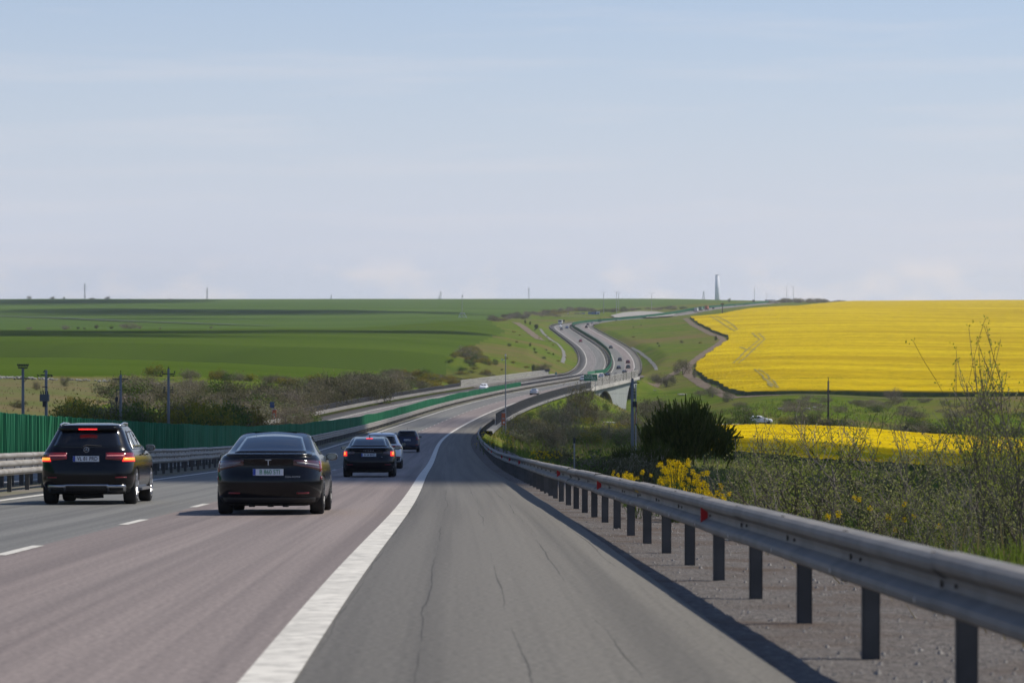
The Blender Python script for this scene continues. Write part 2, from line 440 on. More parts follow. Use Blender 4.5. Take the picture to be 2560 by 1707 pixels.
# ---- rapeseed: the tall crop stands on the ground, with dark green sides
def rape_mat(name, yel, grn, s1, s2, st):
    m = mat(name, yel, .85, col2=yel, scale=1, coord='World', spec=0)
    nt = m.node_tree; N, L = nt.nodes, nt.links
    b = N['Principled BSDF']
    geo = N.new('ShaderNodeNewGeometry'); mp = N.new('ShaderNodeMapping'); mp.inputs['Scale'].default_value = st
    L.new(geo.outputs['Position'], mp.inputs['Vector'])
    a = N.new('ShaderNodeTexNoise'); a.inputs['Scale'].default_value = s1; a.inputs['Detail'].default_value = 5; a.inputs['Roughness'].default_value = .7
    ra = N.new('ShaderNodeValToRGB'); ra.color_ramp.elements[0].position = .30; ra.color_ramp.elements[0].color = (*grn, 1)
    ra.color_ramp.elements[1].position = .50; ra.color_ramp.elements[1].color = (*yel, 1)
    c = N.new('ShaderNodeTexNoise'); c.inputs['Scale'].default_value = s2; c.inputs['Detail'].default_value = 5
    rc = N.new('ShaderNodeValToRGB'); rc.color_ramp.elements[0].position = .34; rc.color_ramp.elements[0].color = (.68, .64, .5, 1)
    rc.color_ramp.elements[1].position = .60; rc.color_ramp.elements[1].color = (1, 1, 1, 1)
    mx = N.new('ShaderNodeMixRGB'); mx.blend_type = 'MULTIPLY'; mx.inputs['Fac'].default_value = 1
    L.new(mp.outputs[0], a.inputs['Vector']); L.new(mp.outputs[0], c.inputs['Vector'])
    L.new(a.outputs['Fac'], ra.inputs['Fac']); L.new(c.outputs['Fac'], rc.inputs['Fac'])
    L.new(ra.outputs['Color'], mx.inputs['Color1']); L.new(rc.outputs['Color'], mx.inputs['Color2'])
    L.new(mx.outputs[0], b.inputs['Base Color'])
    return m
M_RAPE = rape_mat('rapeseed_bloom', (.53, .385, .006), (.14, .14, .008), .55, .03, (.22, 1, 1))
M_RAPE2 = rape_mat('rapeseed_bloom_near', (.57, .41, .006), (.22, .17, .006), 1.4, .10, (.5, 1, 1))
M_RSTEM = mat('rapeseed_stems', (.045, .075, .02), .9, col2=(.09, .11, .03), scale=.5, coord='World', spec=.1)

def crop(name, rows, xl, xr, h, m, side, rough, nx=220, jl=0.0):
    t = np.linspace(0, 1, nx) ** 1.6
    L_, R_ = xl(rows), xr(rows)
    L_ = L_ + jl * (np.sin(rows * .35) + np.sin(rows * .083 + 1) * 1.4)
    X = L_[:, None] + (R_ - L_)[:, None] * t[None]; Y = np.repeat(rows[:, None], nx, 1)
    G = ground(X, Y)
    Zt = G + h + rough * nrg.standard_normal(X.shape)
    V = np.stack([X, Y, Zt], -1)
    a, b = X.shape
    i = (np.arange(a - 1)[:, None] * b + np.arange(b - 1)[None]).ravel()
    F = [np.stack([i, i + 1, i + b + 1, i + b], -1)]; MI = [np.zeros(len(i), int)]
    verts = [V.reshape(-1, 3)]; base = a * b
    for edge in (np.stack([np.zeros(b, int), np.arange(b)], -1), np.stack([np.full(b, a - 1), np.arange(b)], -1), np.stack([np.arange(a), np.zeros(a, int)], -1)):
        top = edge[:, 0] * b + edge[:, 1]
        bot = V[edge[:, 0], edge[:, 1]].copy(); bot[:, 2] = G[edge[:, 0], edge[:, 1]] - .3
        k = len(top); verts.append(bot); bi = base + np.arange(k); base += k
        F.append(np.stack([top[:-1], top[1:], bi[1:], bi[:-1]], -1)); MI.append(np.ones(k - 1, int))
    return link(name, npmesh(name, np.concatenate(verts), np.concatenate(F), [m, side], np.concatenate(MI)))

rows = np.geomspace(888, 3640, 420)
o = crop('rapeseed_crop', rows, lambda y: interp(RAPE_LEFT, y), lambda y: np.maximum(.36 * y, 600), 1.15, M_RAPE, M_RSTEM, .05, 260, .35)
tag(o, kind='stuff')
rows2 = np.arange(398, 557, .8)
o = crop('rapeseed_crop', rows2, lambda y: 25 + (y - 420) * .01, lambda y: .40 * y, 1.15, M_RAPE2, M_RSTEM, .045, 420, .25)
tag(o, kind='stuff')

# bare wheel lanes through the upper crop
M_LANE = mat('flattened_crop', (.12, .11, .015), .95, col2=(.28, .21, .02), scale=.3, coord='World')
def on_crop(u, v):
    Ys = np.geomspace(880, 3600, 1500); tx, tz = (u - CXP) / FPX, -(v - VEP) / FPX
    e = tz * Ys - ground(tx * Ys, Ys) - 1.15
    i = np.where((e[:-1] > 0) & (e[1:] <= 0))[0]; i = i[0] if len(i) else int(np.argmin(abs(e)))
    return (float(tx * Ys[i]), float(Ys[i]))
for pl, w in (([(1775, 791), (1792, 800), (1815, 815), (1838, 828)], 1.4), ([(1790, 791), (1812, 800), (1832, 812), (1845, 825)], 1.4),
              ([(1880, 833), (1890, 842), (1900, 849), (1883, 862), (1862, 880), (1850, 893), (1832, 909)], 1.2), ([(1897, 834), (1906, 842), (1912, 848), (1897, 862), (1878, 880), (1864, 894), (1845, 909)], 1.2),
              ([(1886, 923), (1905, 938), (1924, 955), (1946, 971)], .9), ([(1896, 923), (1918, 937), (1934, 952), (1947, 970)], .9),
              ([(1912, 946), (1922, 958), (1931, 968)], 1.6), ([(1870, 878), (1900, 877), (1922, 877)], 2.2), ([(1850, 868), (1870, 875), (1885, 872)], 1.6)):
    ribbon('crop_lane', M_LANE, [on_crop(*q) for q in pl], w * .62, 1.30, 5, .7)

# dirt track round the crop, field margins, dry ditch
def edge_line(off, y0, y1, n=160):
    ys = np.linspace(y0, y1, n); xs = interp(RAPE_LEFT, ys)
    p = np.stack([xs, ys], -1); p = np.concatenate([p[:, :]])
    t = np.gradient(p, axis=0); t /= np.linalg.norm(t, axis=1)[:, None]
    return p + np.stack([-t[:, 1], t[:, 0]], -1) * off
track = np.concatenate([[(78 + 3, 893)], edge_line(3.2, 902, 2050)])
ribbon('dirt_track', M_DIRT, track, 3.6, .10, 4, .2)
ribbon('dirt_track', M_DIRT, [(82, 894), (110, 885), (170, 878), (260, 874)], 3.0, .10, 4, .2)
ribbon('dirt_track', M_DIRT, [(interp(RAPE_LEFT, 1150) - 3.5, 1150), (62, 1120), (50, 1040), (47, 1012)], 3, .1, 4, .3)

# ---- the motorway
def asphalt(name, c1, c2, seed, crack=0.0):
    m = mat(name, c1, .82, spec=.25)
    nt = m.node_tree; N, L = nt.nodes, nt.links; b = N['Principled BSDF']
    uv = N.new('ShaderNodeUVMap'); uv.uv_map = 'road'
    def noise(sx, sy, sc, det, lo, hi, ca, cb):
        mp = N.new('ShaderNodeMapping'); mp.inputs['Scale'].default_value = (sx, sy, 1); mp.inputs['Location'].default_value = (seed, seed * 3, 0)
        n = N.new('ShaderNodeTexNoise'); n.inputs['Scale'].default_value = sc; n.inputs['Detail'].default_value = det; n.inputs['Roughness'].default_value = .65
        r = N.new('ShaderNodeValToRGB')
        r.color_ramp.elements[0].position = lo; r.color_ramp.elements[0].color = (*ca, 1); r.color_ramp.elements[1].position = hi; r.color_ramp.elements[1].color = (*cb, 1)
        L.new(uv.outputs[0], mp.inputs[0]); L.new(mp.outputs[0], n.inputs['Vector']); L.new(n.outputs['Fac'], r.inputs['Fac'])
        return r.outputs['Color'], n.outputs['Fac']
    base, _ = noise(.5, .012, 1.0, 3, .3, .7, c1, c2)                       # long streaks along the lane
    g, gf_ = noise(1, 1, 20, 7, .30, .70, (.58, .58, .58), (1.42, 1.42, 1.42))  # stone grain
    st, _ = noise(1.7, .008, 1.3, 3, .38, .60, (.76, .76, .77), (1.06, 1.06, 1.06))
    cur = base
    for k in (g, st):
        mx = N.new('ShaderNodeMixRGB'); mx.blend_type = 'MULTIPLY'; mx.inputs['Fac'].default_value = 1
        L.new(cur, mx.inputs['Color1']); L.new(k, mx.inputs['Color2']); cur = mx.outputs[0]
    if crack:                                       # wandering lengthwise cracks, broken here and there
        sx = N.new('ShaderNodeSeparateXYZ'); L.new(uv.outputs[0], sx.inputs[0])
        def mth(op, a, b2=None, v=None):
            q = N.new('ShaderNodeMath'); q.operation = op; L.new(a, q.inputs[0])
            if b2 is not None: L.new(b2, q.inputs[1])
            elif v is not None: q.inputs[1].default_value = v
            return q.outputs[0]
        _, wob = noise(.15, .09, 1.0, 7, 0, 1, (0, 0, 0), (1, 1, 1))
        _, brk = noise(.9, .10, 1.0, 4, 0, 1, (0, 0, 0), (1, 1, 1))
        pos = mth('ADD', mth('DIVIDE', sx.outputs['X'], v=.62), mth('MULTIPLY', wob, v=.42))
        dist = mth('ABSOLUTE', mth('SUBTRACT', mth('FRACT', pos), v=.5))
        line = mth('LESS_THAN', dist, mth('MULTIPLY', mth('MAXIMUM', mth('SUBTRACT', brk, v=.44), v=0.0), v=.085))
        mx = N.new('ShaderNodeMixRGB'); mx.blend_type = 'MULTIPLY'; mx.inputs['Color2'].default_value = (crack, crack, crack, 1)
        L.new(line, mx.inputs['Fac']); L.new(cur, mx.inputs['Color1']); cur = mx.outputs[0]
    L.new(cur, b.inputs['Base Color'])
    bp = N.new('ShaderNodeBump'); bp.inputs['Strength'].default_value = .25; bp.inputs['Distance'].default_value = .01
    L.new(gf_, bp.inputs['Height']); L.new(bp.outputs[0], b.inputs['Normal'])
    return m
M_ASH = asphalt('shoulder_asphalt', (.098, .092, .083), (.122, .115, .104), 3, .52)
M_ALANE = asphalt('reddish_asphalt', (.195, .160, .148), (.222, .187, .174), 8)
M_AGREY = asphalt('grey_asphalt', (.138, .136, .127), (.165, .162, .152), 13)
M_AOUT = asphalt('worn_asphalt', (.175, .158, .148), (.20, .184, .174), 17)
def paint_mat(name, c):
    return mat(name, c, .7, col2=tuple(q * .82 for q in c), scale=1.4, detail=8, lo=.42, hi=.62, coord='World', spec=.3, col3=tuple(q * .62 for q in c), scale3=7)
M_PAINT = paint_mat('road_paint', (.62, .59, .53))

def ysteps(a, b, f=.016, mn=1.2, mx=9):
    out = [a]
    while out[-1] < b: out.append(out[-1] + min(mx, max(mn, abs(out[-1]) * f)))
    out[-1] = b
    return np.array(out)
YR = ysteps(-60, 3900)
def sweep(name, ds, mats, midx, lift=0.0, Y=YR, parent=None, uv=True, hs=None):
    """a sheet of strips between the offsets ds"""
    hs = [0.0] * len(ds) if hs is None else hs
    V = np.stack([rp(Y, d, lift + h) for d, h in zip(ds, hs)], 1)
    k, b = V.shape[:2]
    i = (np.arange(k - 1)[:, None] * b + np.arange(b - 1)[None]).ravel()
    F = np.stack([i, i + 1, i + b + 1, i + b], -1)
    mi = np.tile(np.array(midx), k - 1)
    me = npmesh(name, V.reshape(-1, 3), F, mats, mi, smooth=True)
    if uv:
        s = np.concatenate([[0], np.cumsum(np.linalg.norm(np.diff(V[:, 0], axis=0), axis=1))])
        U = np.stack([np.repeat(np.array(ds)[None], k, 0), np.repeat(s[:, None], b, 1)], -1).reshape(-1, 2)
        lay = me.uv_layers.new(name='road')
        lay.data.foreach_set('uv', U[F.ravel()].astype(np.float32).ravel())
    return link(name, me, parent)

road_r = tag(sweep('motorway', [SH_R + .02, SH_R, 0, D_DASH, D_B, -9.45, -9.47], [M_ASH, M_ALANE, M_AGREY], [0, 0, 1, 2, 2, 0], hs=[-.4, 0, 0, 0, 0, 0, -.4]), kind='structure')
road_l = tag(sweep('motorway', [-12.0, -12.02, D_F, D_DASH2, D_G, SH_L, SH_L - .02], [M_ASH, M_AOUT, M_AGREY], [2, 2, 2, 1, 0, 0], hs=[-.4, 0, 0, 0, 0, 0, -.4]), kind='structure')
# flip so that the sheets face up
for o in (road_r, road_l):
    o.data.flip_normals()
for par, d, w in ((road_r, 0, .30), (road_r, D_B, .24), (road_l, D_F, .24), (road_l, D_G, .30)):
    o = sweep('edge_line', [d + w / 2, d - w / 2], [M_PAINT], [0], lift=.006, parent=par, uv=False); o.data.flip_normals()
sY = np.arange(-60, 3900, .5); sP = rp(sY, 0); sL = np.concatenate([[0], np.cumsum(np.linalg.norm(np.diff(sP, axis=0), axis=1))])
def arc(s): return np.interp(s, sL, sY)
def s_of(Y): return float(np.interp(Y, sY, sL))
yd, _ = onroad(364, 1299)
s0 = s_of(yd)
for par, d in ((road_r, D_DASH), (road_l, D_DASH2)):
    for k in range(-8, 160):
        a = s0 + k * 12.05 - 3.05
        Y = arc(np.array([a, a + 1.5, a + 3.05]))
        A_, B_ = rp(Y, d + .075, .006), rp(Y, d - .075, .006)
        V = np.stack([A_, B_], 1).reshape(-1, 3)
        link('lane_dash', npmesh('lane_dash', V, [(0, 2, 3, 1), (2, 4, 5, 3)], [M_PAINT]), par)
# median strip and verges
M_MED = mat('median_soil', (.16, .14, .115), .95, col2=(.11, .115, .05), scale=.5, detail=6, coord='World', spec=.1, col3=(.2, .18, .16), scale3=.15)
o = tag(sweep('median_strip', [-9.48, -10.1, -11.3, -11.99], [M_MED], [0, 0, 0], uv=False, hs=[-.03, -.01, -.01, -.03]), kind='structure'); o.data.flip_normals()
Yv = ysteps(-60, 420, .01, .4, 3)
Vw = verge_w(Yv)
Vv = np.stack([rp(Yv, SH_R + .03 + (Vw - SH_R - .03) * t, -.03 - .05 * t + .0) for t in np.linspace(0, 1, 14)], 1)
Vv[:, 1:-1, 2] += nrg.normal(0, .004, Vv[:, 1:-1, 2].shape)
Vv[:, -1, 2] -= .25
k, b_ = Vv.shape[:2]
i = (np.arange(k - 1)[:, None] * b_ + np.arange(b_ - 1)[None]).ravel()
tag(link('gravel_verge', npmesh('gravel_verge', Vv.reshape(-1, 3), np.stack([i + b_, i + b_ + 1, i + 1, i], -1)[:, ::-1], [M_GRAVEL], smooth=True)), kind='structure')
o = tag(sweep('verge_kerb', [3.24, 3.25, 4.6, 4.7], [M_KERB], [0, 0, 0], Y=ysteps(372, B0 - 2), uv=False, hs=[-.12, -.06, -.10, -.5]), kind='structure'); o.data.flip_normals()
o = tag(sweep('verge_shoulder', [SH_R + .03, 4.6, 5.2], [M_GRAVEL], [0, 0], Y=ysteps(B1 + 2, 3700), uv=False, hs=[-.03, -.08, -.3]), kind='structure'); o.data.flip_normals()
o = tag(sweep('verge_shoulder', [SH_L - .03, SH_L - 1.3, SH_L - 1.6], [M_GRAVEL], [0, 0], Y=np.concatenate([ysteps(-60, B0 - 2)]), uv=False, hs=[-.03, -.06, -.3]), kind='structure')
o = tag(sweep('verge_shoulder', [SH_L - .03, SH_L - 1.3, SH_L - 1.6], [M_GRAVEL], [0, 0], Y=ysteps(B1 + 2, 3700), uv=False, hs=[-.03, -.06, -.3]), kind='structure')

# pale parking area by the filling station, concrete drains, far field margin
lot = [hit(u, v) for u, v in ((1525, 791), (1560, 783), (1600, 780), (1640, 781), (1690, 786))]
lotr = [hit(u, v) for u, v in ((1535, 794), (1565, 795), (1605, 796), (1640, 795), (1680, 792))]
tag(draped('parking_area', M_PALE, [(q.x, q.y) for q in lot], [(q.x, q.y) for q in lotr], .9, n=8), kind='structure')
def pix_ribbon(name, m, pix, w, lift=.12, step=5, wob=.2):
    return ribbon(name, m, [tuple(hit(*q)[:2]) for q in pix], w, lift, step, wob)
pix_ribbon('drainage_channel', M_KERB, [(1351, 822), (1359, 834), (1378, 850), (1397, 862), (1408, 876), (1411, 890), (1406, 908)], 1.6)
pix_ribbon('drainage_channel', M_KERB, [(1578, 868), (1600, 880), (1622, 897), (1634, 910), (1641, 925)], 1.3)
pix_ribbon('service_road', M_PALE, [(1402, 790), (1440, 791), (1500, 793)], 3)
pix_ribbon('dirt_ditch', M_DIRT, [(1288, 806), (1310, 818), (1335, 838), (1352, 850)], 5)
pix_ribbon('field_margin', mat('margin_grass', (.03, .05, .02), .95, coord='World', col2=(.05, .07, .03), scale=.2), [(-160, 785), (0, 791), (150, 796), (300, 803), (450, 808), (590, 813), (690, 816)], 9, .5, 20)
ribbon('bare_patch', M_DIRT, [((u - CXP) / FPX * Y, Y) for u, Y in ((838, 800), (846, 830), (856, 862), (864, 890))], 1.6, .12, 4, .8)
# ---------------------------------------------------------------- barriers along the road
M_STEEL = mat('galvanised_steel', (.20, .192, .182), .62, 0.0, col2=(.145, .138, .132), scale=2.2, detail=6, coord='World', spec=.15, col3=(.22, .20, .18), scale3=.9)
M_STEELD = mat('weathered_steel', (.34, .32, .295), .6, 0.0, col2=(.24, .225, .205), scale=1.2, detail=6, coord='World', col3=(.20, .17, .14), scale3=1.7)
M_POST = mat('post_steel', (.095, .09, .085), .8, 0.0, col2=(.065, .062, .058), scale=3, detail=5, coord='World')
M_BOLT = mat('bolt', (.05, .045, .04), .6, .4)
M_BOLTL = mat('bright_bolt', (.55, .53, .50), .5, .3)
M_REFL = mat('red_reflector', (.55, .012, .015), .35, spec=.6)
M_GREEN = mat('green_plastic', (.012, .150, .062), .55, col2=(.010, .115, .048), scale=1.2, detail=5, coord='World', spec=.3, col3=(.02, .165, .08), scale3=.35)
M_BAR = mat('dark_railing', (.075, .075, .085), .6, .3, col2=(.11, .105, .10), scale=2, coord='World')
M_WHITE = mat('white_slat', (.56, .54, .50), .7, col2=(.44, .42, .39), scale=1.0, coord='World', detail=5)

def profile_mesh(name, prof, L_, mats, th=.004, bolts=()):
    """a steel profile of (x, z) points drawn out along +Y for L_ metres, two-skinned"""
    mb = MB(); n = len(prof)
    nx = []
    for i in range(n):
        a, b = prof[max(i - 1, 0)], prof[min(i + 1, n - 1)]
        t = Vector((b[0] - a[0], 0, b[1] - a[1])).normalized(); nx.append((-t.z, t.x))
    ys = (-.02, L_ + .02)
    for sgn in (0, 1):
        P = [(x + nx[i][0] * th * sgn, y, z + nx[i][1] * th * sgn) for y in ys for i, (x, z) in enumerate(prof)]
        mb.add(P, [(i, i + 1, n + i + 1, n + i) if sgn else (n + i, n + i + 1, i + 1, i) for i in range(n - 1)])
    for (x, y, z, r, mi) in bolts:
        mb.tube([(x - .006, y, z), (x + .012, y, z)], r, 7, mi)
    return mb.mesh(name, mats)

W1 = [(.055, .318), (.0, .318), (-.055, .312), (-.080, .292), (-.087, .262), (-.080, .235), (-.01, .188), (-.004, .158), (-.01, .128), (-.078, .085), (-.085, .06), (-.078, .03), (-.03, .004), (.0, 0)]
THRIE = [(.03, .56), (-.02, .553), (-.075, .528), (-.085, .50), (-.078, .465), (-.01, .43), (-.005, .40), (-.01, .37), (-.078, .335), (-.085, .30), (-.078, .262), (-.01, .225), (-.005, .195), (-.01, .165), (-.078, .13), (-.085, .10), (-.078, .06), (-.03, .01), (0, 0)]
def mirror(p): return [(-x, z) for x, z in p][::-1]
SEG = 3.22
ME_BEAM = profile_mesh('rail_beam', W1, SEG, [M_STEEL, M_BOLT, M_BOLTL], bolts=[(-.045, .06, .306, .014, 1), (-.045, .16, .306, .014, 1), (-.012, .11, .158, .02, 1), (-.083, .5, .055, .013, 2), (-.012, SEG - .3, .158, .012, 1)])
ME_BEAM2 = profile_mesh('rail_beam', mirror(W1), 4, [M_STEELD])
ME_THRIE = profile_mesh('rail_beam', mirror(THRIE), SEG, [M_STEELD, M_BOLT], bolts=[(.02, .1, .40, .02, 1), (.02, .1, .195, .02, 1), (.02, 1.9, .40, .018, 1), (.02, 1.2, .195, .018, 1)])
ME_THRIE2 = profile_mesh('rail_beam', mirror(THRIE), 4, [M_STEELD])
def post_mesh(h, w=.10, d=.06, m=M_POST):
    mb = MB(); z0 = -.5
    mb.box((0, 0, (h + z0) / 2), (w, .008, h - z0)); mb.box((-w / 2, d / 2 - .004, (h + z0) / 2), (.008, d, h - z0)); mb.box((w / 2, d / 2 - .004, (h + z0) / 2), (.008, d, h - z0))
    return mb.mesh('post', [m])
ME_POST = post_mesh(.64); ME_POST_T = post_mesh(.90)
ME_SPACER = MB().box((0, 0, 0), (.10, .10, .16)).mesh('spacer', [M_POST])

def place(name, me, parent, Y, d, h, pitch=True, flip=False):
    o = link(name, me, parent)
    p = rp(Y, d, h); o.location = [float(q) for q in p]
    hz_, pt = rdir(Y)
    o.rotation_euler = (pt if pitch else 0, 0, hz_ + (math.pi if flip else 0))
    return o
def spaced(Y0, Y1, step, d=0):
    a, b = s_of(Y0), s_of(Y1)
    return arc(np.arange(a, b, step))

# right-hand guard rail, from beside the camera to the start of the railing
gr = tag(empty('guard_rail'), 'long grey steel guard rail with red half-round reflectors beside the gravel verge', 'guard rail')
def d_right(Y): return float(np.interp(Y, [10, 20, 66, 110, 260, 420], [3.54, 3.46, 3.15, 3.25, 3.55, 3.75]))
GY0 = onroad(2155, 1629)[0]
sg = s_of(GY0)
Yp = arc(sg + np.arange(-4, 124) * 3.265)
for k, Y in enumerate(Yp):
    d = d_right(Y)
    place('post', ME_POST, gr, Y, d + .10, -.03, False)
    b = place('rail_beam', ME_BEAM, gr, Y, d, .42 + rng.uniform(-.008, .008))
    b.rotation_euler.z += math.atan((d_right(Y + 3.2) - d) / -3.2)
    b.scale = (1, 1.015, 1)
    if k < 40: place('spacer', ME_SPACER, gr, Y, d + .05, .57)
ME_REFL = MB()
_n8 = 10
_pts = [(0, 0, -.07)] + [(.085 * math.cos(a), 0, .075 * math.sin(a)) for a in np.linspace(-math.pi / 2, math.pi / 2, _n8)] + [(0, 0, .07)]
_pts = _pts[1:-1]
for s_ in (0, 1):
    pass
ME_REFL.add([(x, -.006, z) for x, _, z in _pts] + [(x, .006, z) for x, _, z in _pts],
            [tuple(range(_n8)), tuple(range(2 * _n8 - 1, _n8 - 1, -1))] + [(i, i + _n8, (i + 1) % _n8 + _n8, (i + 1) % _n8) for i in range(_n8)])
ME_REFL = ME_REFL.mesh('reflector', [M_REFL])
for u in (1745, 1508, 1416, 1308, 1280, 1258, 1228, 1219):
    Ys = np.linspace(20, 240, 2500)
    uu = CXP + FPX * (rp(Ys, 3.3)[:, 0]) / Ys
    Y = float(Ys[np.argmin(abs(uu - u))])
    place('reflector', ME_REFL, gr, Y, d_right(Y) - .075, .42 + .158, False)

# guard rail with three ribs on the median, carriageway side
gm = tag(empty('guard_rail'), 'triple-ribbed pale steel guard rail in front of the green screen on the median', 'guard rail')
for k, Y in enumerate(spaced(40, 960, SEG)):
    b = place('rail_beam', ME_THRIE, gm, Y, -10.1, .42 + rng.uniform(-.01, .01)); b.scale = (1, 1.02, 1)
    place('post', ME_POST_T, gm, Y, -10.2, -.02, False)
def bulk_rail(parent, prof, Ya, Yb, d, h, m, post_h, step=4.0, name='rail_beam', posts=True, sgn=1):
    Y = spaced(Ya, Yb, step)
    V = np.stack([rp(Y, d + sgn * x, h + z) for x, z in prof], 1)
    k, b = V.shape[:2]
    i = (np.arange(k - 1)[:, None] * b + np.arange(b - 1)[None]).ravel()
    F = np.stack([i, i + 1, i + b + 1, i + b], -1)
    link(name, npmesh(name, V.reshape(-1, 3), F, [m]), parent)
    if posts:
        Vs, Fs = [], []
        P = rp(Y, d + .1, 0)
        q = np.array([(-.06, -.05, -.5), (.06, -.05, -.5), (.06, .05, -.5), (-.06, .05, -.5), (-.06, -.05, post_h), (.06, -.05, post_h), (.06, .05, post_h), (-.06, .05, post_h)])
        V = (P[:, None] + q[None]).reshape(-1, 3)
        f = np.array([(0, 1, 5, 4), (1, 2, 6, 5), (2, 3, 7, 6), (3, 0, 4, 7), (4, 5, 6, 7)])
        F = (np.arange(len(P))[:, None, None] * 8 + f[None]).reshape(-1, 4)
        tag(link('post', npmesh('post', V, F, [M_POST]), parent), kind='stuff')
# far side of the median
gm2 = tag(empty('guard_rail'), 'steel guard rail behind the green screen along the oncoming carriageway', 'guard rail')
bulk_rail(gm2, THRIE, 40, 740, -11.75, .42, M_STEELD, .9, 2.0)
bulk_rail(gm2, mirror(THRIE), 740, 2080, -11.75, .42, M_STEELD, .9, 4.0)
gm3 = tag(empty('guard_rail'), 'steel guard rail under the green screen through the distant bends', 'guard rail')
bulk_rail(gm3, mirror(W1), 1002, 2150, -9.75, .42, M_STEEL, .7, 4.0)
# left edge of the oncoming carriageway
gl = tag(empty('guard_rail'), 'double pale guard rail along the outer edge of the oncoming carriageway', 'guard rail')
for k, Y in enumerate(spaced(300, 1015, 4)):
    b = place('rail_beam', ME_THRIE2, gl, Y, -24.6, .42); b.scale = (1, 1.02, 1)
bulk_rail(gl, W1, 1015, 2150, -24.6, .45, M_STEELD, .7, 4.0, name='rail_beam', posts=False)
Y_ = spaced(300, 2150, 2.0)
P_ = rp(Y_, -24.75); q_ = np.array([(-.06, -.05, -.5), (.06, -.05, -.5), (.06, .05, -.5), (-.06, .05, -.5), (-.06, -.05, .85), (.06, -.05, .85), (.06, .05, .85), (-.06, .05, .85)])
f_ = np.array([(0, 1, 5, 4), (1, 2, 6, 5), (2, 3, 7, 6), (3, 0, 4, 7), (4, 5, 6, 7)])
tag(link('post', npmesh('post', (P_[:, None] + q_[None]).reshape(-1, 3), (np.arange(len(P_))[:, None, None] * 8 + f_[None]).reshape(-1, 4), [M_POST]), gl), kind='stuff')
# right edge beyond the bridge
gr2 = tag(empty('guard_rail'), 'dark steel guard rail on the outer edge of the far right-hand bend', 'guard rail')
bulk_rail(gr2, W1, 1012, 2190, 3.3, .42, M_STEEL, .7, 3.0)

# ---- green anti-glare screen: separate boards near by, one corrugated run beyond
def board(name, lean=0.0):
    mb = MB(); h0, h1, t = .88, 1.98, .02
    xs = [(-.015, -.125), (.03, -.115), (.03, -.10), (.0, 0), (.03, .085), (.055, .10), (.01, .125)]
    n = len(xs)
    P = [(x, y, h0) for x, y in xs] + [(x + lean * .4, y + lean, h1) for x, y in xs] + [(x - t, y, h0) for x, y in xs] + [(x - t + lean * .4, y + lean, h1) for x, y in xs]
    F = []
    for i in range(n - 1):
        F += [(i, i + 1, n + i + 1, n + i), (2 * n + i + 1, 2 * n + i, 3 * n + i, 3 * n + i + 1), (n + i, n + i + 1, 3 * n + i + 1, 3 * n + i), (i + 1, i, 2 * n + i, 2 * n + i + 1)]
    F += [(0, n, 3 * n, 2 * n), (n - 1, 3 * n - 1, 4 * n - 1, 2 * n - 1)]
    mb.add(P, F)
    return mb.mesh(name, [M_GREEN])
BOARDS = [board('screen_board', l) for l in (0, .01, -.015, .03, .0)] + [board('screen_board', .11), board('screen_board', -.09)]
scr = tag(empty('anti_glare_screen'), 'green screen of upright boards along the median behind the nearest guard rail', 'anti-glare screen', 'green anti-glare screens')
SP = .245
Yb = spaced(56, 735, SP)
for Y in Yb[:300]:
    me = BOARDS[rng.randrange(5)] if rng.random() > .07 else BOARDS[rng.choice((5, 6))]
    o = place('screen_board', me, scr, Y, -10.55 + rng.uniform(-.015, .015), rng.uniform(-.025, .02), False)
    o.rotation_euler.z += rng.uniform(-.14, .14) - .12
def corrugated(parent, Ya, Yb_, d, pitch, wide, h0, h1, name='screen_board'):
    """the boards past the first 300, joined"""
    Y = spaced(Ya, Yb_, pitch); n = len(Y); C_ = rp(Y, d + nrg.normal(0, .02, n)); dx = RX(Y)[1]
    h = np.arctan2(-dx, 1) + nrg.uniform(-.26, .02, n)
    xs = np.array([(-.015, -.125), (.03, -.10), (.0, 0), (.055, .10), (.01, .125)]) * wide / .25
    k = len(xs); lean = nrg.normal(0, .015, n); wv = np.interp(np.arange(n), np.arange(0, n + 60, 60), nrg.normal(0, .05, len(np.arange(0, n + 60, 60))))
    V = np.zeros((n, 4, k, 3))
    for s, (z, t) in enumerate(((h0, 0), (h1, 0), (h1, -.02), (h0, -.02))):
        lx = xs[None, :, 0] + t; ly = xs[None, :, 1] + (lean[:, None] if s in (1, 2) else 0)
        V[:, s, :, 0] = C_[:, None, 0] + lx * np.cos(h)[:, None] - ly * np.sin(h)[:, None]
        V[:, s, :, 1] = C_[:, None, 1] + lx * np.sin(h)[:, None] + ly * np.cos(h)[:, None]
        V[:, s, :, 2] = C_[:, None, 2] + z + (wv + nrg.normal(0, .012, n))[:, None] * (s in (1, 2))
    q = []
    for s in range(3):
        for i in range(k - 1): q.append((s * k + i, s * k + i + 1, (s + 1) * k + i + 1, (s + 1) * k + i))
    q = np.array(q)
    F = (np.arange(n)[:, None, None] * 4 * k + q[None]).reshape(-1, 4)
    tag(link(name, npmesh(name, V.reshape(-1, 3), F, [M_GREEN]), parent), kind='stuff')
corrugated(scr, float(Yb[300]), 735, -10.55, SP, .25, .88, 1.98)
scr2 = tag(empty('anti_glare_screen'), 'dark green screen winding along the median through the far bends', 'anti-glare screen', 'green anti-glare screens')
corrugated(scr2, 1000, 2230, -10.0, .7, .75, .6, 2.2)
scr3 = tag(empty('anti_glare_screen'), 'thin green screen line climbing to the crest on the horizon', 'anti-glare screen', 'green anti-glare screens')
corrugated(scr3, 2230, 3700, -10.0, 1.4, 1.5, .5, 2.4)
